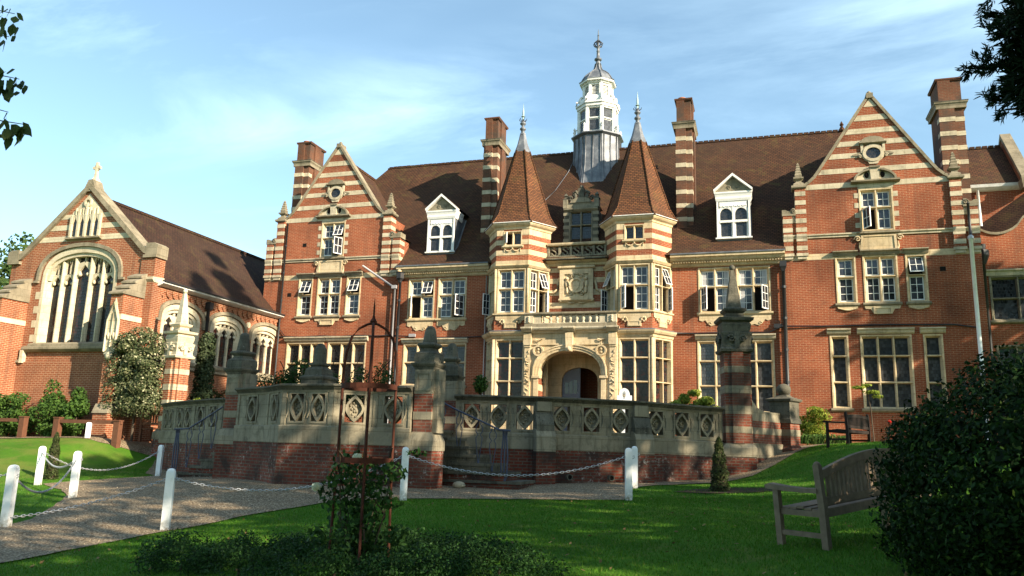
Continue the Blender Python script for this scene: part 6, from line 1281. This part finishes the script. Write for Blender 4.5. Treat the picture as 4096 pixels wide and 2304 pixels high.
# rose inside the trellis
cl=[(-4.42+.26*math.cos(i*2.3)*(.4+.06*i),8.48+.25*math.sin(i*2.3)*(.4+.06*i),.35+.085*i,.24,.22,.16) for i in range(13)]+[(-4.85,8.45,1.05,.12,.1,.08),(-4.0,8.45,1.25,.16,.1,.06),(-3.75,8.5,1.5,.14,.1,.04),(-4.0,8.4,.95,.14,.12,.08),(-3.9,8.4,.6,.2,.15,.12),(-4.75,8.3,.55,.2,.15,.12)]
o=plant("climbing_rose","leafy climbing rose with pale blooms inside the rusty obelisk","rose",cl,1700,.075,'rose',.62,jit=.7,shell=.1,base=(-4.4,8.5,.24),stem=[([(-4.4+.1*math.cos(i*1.7),8.5+.1*math.sin(i*1.7),.15),(-4.4+.28*math.cos(i*1.3),8.5+.25*math.sin(i*1.3),.8),(-4.4+.36*math.cos(i*2.1),8.45+.3*math.sin(i*2.1),1.25+.05*i)],.008) for i in range(9)])
for x,y,z in ((-4.95,8.4,1.08),(-4.42,8.35,1.43)):
    P,Nn=blobP([(x,y,z,.055,.05,.045)],70,.3); q=quads('rose_bloom',leafV(P,Nn,.06,.8,.3),'petal',o)
# low shrubs in front
fg=[(-6.3,7.9),(-5.4,7.7),(-7.0,9.0),(-6.3,9.4),(-5.6,9.4),(-5.0,9.6),(-4.6,9.7),(-3.9,9.3),(-3.4,9.0),(-2.9,8.6),(-2.6,8.1),(-3.3,7.9),(-4.2,7.6),(-4.9,8.6),(-5.8,8.5),(-3.7,8.5)]
for i,(x,y) in enumerate(fg):
    z=hg(x,y); cl=clumps((x,y,z+.08),(.62,.52,.12),14,.2,40+i)
    lab=f"low dense dark green shrub in the front bed, {['leftmost front','left front','far left back','left back','left middle','behind left of trellis','behind the trellis','right behind trellis','right middle','right','rightmost','right front','front centre','beside trellis left','inner left','beside trellis right'][i]}"
    plant("low_shrub",lab,"shrub",cl,3600,.036,'box',.5,"low shrubs in the front bed",jit=.7,shell=.3,stem=[([(x,y,z-.05),(x,y,z+.07)],.015)],base=(x,y,z))
# grass blades
def grass():
    gx=np.array([p[0] for p in GRAVEL]); 
    poly=GOUT; px=np.array([p.x for p in poly]); py=np.array([p.y for p in poly])
    def inside(X,Y):
        c=np.zeros(len(X),bool); j=len(px)-1
        for i in range(len(px)):
            t=((py[i]>Y)!=(py[j]>Y))
            with np.errstate(divide='ignore',invalid='ignore'): c^=t&(X<(px[j]-px[i])*(Y-py[i])/(py[j]-py[i])+px[i])
            j=i
        return c
    X=[];Y=[]
    for (x0,x1,y0,y1,n) in ((-9.6,4.5,5.5,17,170000),(-5,6,16,28,60000),(-21,-9,9,24,60000)):
        X.append(NR.uniform(x0,x1,n)); Y.append(NR.uniform(y0,y1,n))
    X=np.concatenate(X);Y=np.concatenate(Y); k=~inside(X,Y)
    # nothing behind the terrace
    tx=np.array([p[0] for p in fl]); 
    k&=~((X>-13.5)&(X<-1)&(Y>20.5+0*X))&~((X>-13.6)&(X<-7.3)&(Y>16.7)); X=X[k];Y=Y[k]
    Zg=np.concatenate([hv(X[i:i+20000],Y[i:i+20000]) for i in range(0,len(X),20000)]); n=len(X); h=NR.uniform(.015,.045,n); a=NR.uniform(0,6.283,n); w=.004+.0006*Y*.3
    lx,ly=NR.normal(0,.015,n),NR.normal(0,.015,n)
    V=np.stack([np.stack([X-np.cos(a)*w,Y-np.sin(a)*w,Zg-.005],1),np.stack([X+np.cos(a)*w,Y+np.sin(a)*w,Zg-.005],1),np.stack([X+lx,Y+ly,Zg+h],1)],1)
    o=quads('grass',V,'grass',None,3); tag(o,kind='stuff')
grass()
def scatter(name,n,mat,size,inside,asp):
    X=NR.uniform(-10,3,n); Y=NR.uniform(6,17.5,n)
    if inside: X=NR.uniform(-18,0,n); Y=NR.uniform(6,21,n)
    ok=[]
    poly=GOUT
    for x,y in zip(X,Y):
        c=False
        for q in range(len(poly)):
            a,b=poly[q],poly[q-1]
            if (a.y>y)!=(b.y>y) and x<(b.x-a.x)*(y-a.y)/(b.y-a.y)+a.x: c=not c
        blocked=y>16.5 and -13.6<x<-7.3
        ok.append(c==inside and not blocked)
    X=X[ok];Y=Y[ok]; Z=hv(X,Y)+(.028 if inside else .035)
    P=np.stack([X,Y,Z],1); o=quads(name,leafV(P,np.tile([0,0,1.],(len(P),1)),size,asp,.5,0),mat); tag(o,kind='stuff')
scatter('fallen_leaves',420,'litter',.055,False,.6); scatter('loose_gravel',16000,'pebble',.022,True,.8)
# overhanging conifer at right, its trunk out of the picture
def conifer():
    o=thing("conifer","dark conifer branch reaching into the top right corner","conifer tree",(6.6,8.4,.9))
    b=MB(); b.tube([(6.6,8.4,.5),(6.5,8.4,4),(6.4,8.5,8),(6.3,8.5,13)],[.35,.28,.2,.08],10,'bark'); b.build('trunk',o)
    V=[]; 
    br=[((6.4,8.5,5.6),(2.25,9.0,5.72)),((6.4,8.5,6.4),(2.5,9.0,6.5)),((6.4,8.5,5.2),(2.6,9.2,5.3)),((6.4,8.5,7),(2.7,9.1,7.0)),((6.4,8.5,5.9),(2.45,8.8,6.0)),((6.4,8.5,6.0),(2.7,8.3,6.2)),((6.4,8.5,5.4),(2.5,9.4,5.5)),((6.4,8.5,6.6),(2.8,10.0,6.8)),((6.4,8.5,8),(3.2,8.8,8)),((6.4,8.5,10.4),(4.5,9.0,10.6))]
    m=MB(); pts=[];dirs=[]
    for A,B in br:
        A=Vector(A);B=Vector(B); m.tube([A,A.lerp(B,.5)-Vector((0,0,.1)),B],[.07,.045,.01],6,'bark')
        for k in range(80):
            t=rng.uniform(.25,1); c=A.lerp(B,t); s=(1.2-t*.85)*.6
            d=Vector((rng.gauss(0,1)-.5,rng.gauss(0,1),rng.gauss(0,.7)+.1)).normalized(); e=c+d*s*rng.uniform(.5,1); pts+= [(c.lerp(e,q/9)) for q in range(2,10)]*2; dirs+=[d]*16
    m.build('branches',o)
    P=np.array([tuple(p) for p in pts]); D=np.array([tuple(d) for d in dirs]); P=np.repeat(P,3,0);D=np.repeat(D,3,0); n=len(P)
    D=D+NR.normal(0,.55,(n,3)); D/=np.linalg.norm(D,axis=1)[:,None]; q=np.cross(D,NR.normal(0,1,(n,3))); q/=np.linalg.norm(q,axis=1)[:,None]; P=P+NR.normal(0,.02,(n,3)); l=NR.uniform(.05,.10,n)[:,None]
    V=np.stack([P-q*.008,P+D*l*.6-q*.010,P+D*l,P+q*.008],1); quads('foliage',V,'yew',o)
    P,Nn=blobP([(3.35,9.0,5.75,.75,.6,.5),(3.3,9,6.6,.6,.6,.55),(3.5,9,7.5,.8,.7,.7),(4.3,8.8,6.4,1.1,.9,1.2),(3.0,9.0,6.1,.45,.4,.35),(3.05,9,5.55,.5,.4,.3)],22000,.1); T=Nn+NR.normal(0,.6,P.shape); T/=np.linalg.norm(T,axis=1)[:,None]; q=np.cross(T,NR.normal(0,1,P.shape)); q/=np.linalg.norm(q,axis=1)[:,None]; quads('inner_foliage',np.stack([P-q*.014,P+T*.07-q*.016,P+T*.13,P+q*.014],1),'yew',o)
conifer()
# broad leaved branch at upper left
def leafy_branch():
    o=thing("leafy_tree","broad leaved tree whose hanging sprays enter at upper left","tree",(-10.2,5.8,0)); b=MB(); b.tube([(-10.2,5.8,-.2),(-10.1,5.8,3),(-9.8,5.8,6),(-9.7,5.9,8)],[.2,.16,.1,.04],8,'bark'); b.build('trunk',o)
    m=MB(); P=[];D=[]
    tips=[((-9.9,5.8,5.0),(-7.3,6.0,4.78),96),((-9.8,5.8,5.3),(-7.58,6.0,4.95),28),((-9.8,5.8,5.6),(-7.5,6.0,5.32),96),((-9.8,5.8,6.0),(-7.75,6.0,5.85),44),((-9.8,5.8,6.4),(-7.72,6.0,6.12),32),((-9.8,5.9,6.6),(-8.1,6,6.3),20),((-9.8,5.9,5.9),(-8.3,5.8,5.6),26),((-9.9,5.8,5.2),(-8.3,6.1,4.9),24)]
    for A,B,n in tips:
        A=Vector(A);B=Vector(B); M_=A.lerp(B,.5)+Vector((0,0,.15)); m.tube([A,M_,B],[.03,.015,.004],5,'bark')
        for k in range(n): t=1-rng.random()**1.5*.75; p=A.lerp(B,t)+Vector((rng.gauss(0,.05),rng.gauss(0,.08),rng.gauss(0,.05)-.03+ .15*4*t*(1-t)*.5)); P.append(tuple(p)); D.append((rng.gauss(0,.5),-1,rng.gauss(.2,.4)))
    m.build('branches',o); P=np.array(P);D=np.array(D); n=len(P); V=[]
    D/=np.linalg.norm(D,axis=1)[:,None]; T=np.stack([NR.normal(.25,.35,n),NR.normal(0,.2,n),-np.ones(n)],1); T-=D*np.sum(T*D,1)[:,None]; T/=np.linalg.norm(T,axis=1)[:,None]; B=np.cross(D,T); s=NR.uniform(.11,.2,n)[:,None]
    V=np.stack([P,P+T*s*.3+B*s*.26,P+T*s*.62+B*s*.24+D*s*.06,P+T*s+D*s*.12,P+T*s*.62-B*s*.24+D*s*.06,P+T*s*.3-B*s*.26],1); quads('foliage',V,'bigleaf',o,6)
leafy_branch()
def tree(name,label,x,y,z,h,r,n,size,mat,seed,ct=.32,cone=False,group=None):
    o=thing(name,label,'tree',(x,y,z),group); b=MB(); b.tube([(x,y,z-.3),(x+.1,y,z+h*.3),(x-.05,y+.05,z+h*.65),(x,y,z+h*.92)],[h*.022,h*.017,h*.01,.02],8,'bark'); b.build('trunk',o)
    m=MB(); r_=random.Random(seed)
    for i in range(9): t=r_.uniform(ct,.8); a=r_.uniform(0,6.28); q=r*(.7 if not cone else .7*(1-t)/(1-ct)); m.tube([(x,y,z+h*t*.9),(x+math.cos(a)*q*.5,y+math.sin(a)*q*.5,z+h*t),(x+math.cos(a)*q,y+math.sin(a)*q,z+h*t+q*.25)],[h*.008,h*.005,.02],5,'bark')
    m.build('branches',o)
    if cone:
        cl=[]
        for i in range(60): t=r_.uniform(ct,1)**.8; t=max(ct,min(.99,t)); rr=r*(1-t)/(1-ct)*r_.uniform(.3,1)+.1; a=r_.uniform(0,6.28); s=.25*r*(1.1-t)+.35; cl.append((x+math.cos(a)*rr,y+math.sin(a)*rr,z+h*t,s,s,s*.7))
    else: cl=clumps((x,y,z+h*(ct+1)/2),(r*.8,r*.8,h*(1-ct)/2*.85),34,r*.34,seed)
    P,Nn=blobP(cl,n,.35); quads('foliage',leafV(P,Nn,size,.7,.7,.2),mat,o); return o
for i,(x,y,h,r) in enumerate(((-66,52,14.5,5),(-72,60,20.5,6),(-79,58,17,6),(-62,66,18,5.5))):
    tree("broadleaf_tree",["sunlit green tree rising behind the chapel's left kneeler","taller green tree at left edge behind chapel","rounded green tree beyond far left edge","green tree farther behind the chapel gable"][i],x,y,1,h,r,7000,.5,'tree',60+i,.2,group="trees beyond the chapel")
# trees to the right of and behind the viewpoint: unseen, they shade the lawns; the nearest behind is added to block sky light
SH=[(11.5,1.5,15,5.2),(12.0,8.4,19.0,4.4),(13.5,-6,16,5.5),(20,4,18,6),(21,13.5,17,5),(8,-6.5,13,4.5),(20.6,28.95,15.6,3.0),(1.5,-6,16,6),(7,-1,17,5.5)]
for i,(x,y,h,r) in enumerate(SH): tree("broadleaf_tree",f"leafy tree standing outside the picture to the right",x,y,hg(x,y),h,r,3000 if i in (0,3) else 5200,.42,'tree',80+i,.2,group="trees right of the lawn")
tree("tall_conifer","tall spire shaped conifer outside the picture to the right",12.5,15.6,1.2,29.5,4.6,11000,.5,'yew',99,.25,True)
tree("tall_conifer","slightly shorter spire shaped conifer outside the picture to the right",13.5,12.6,1.2,27.5,4.2,9000,.5,"yew",131,.25,True)
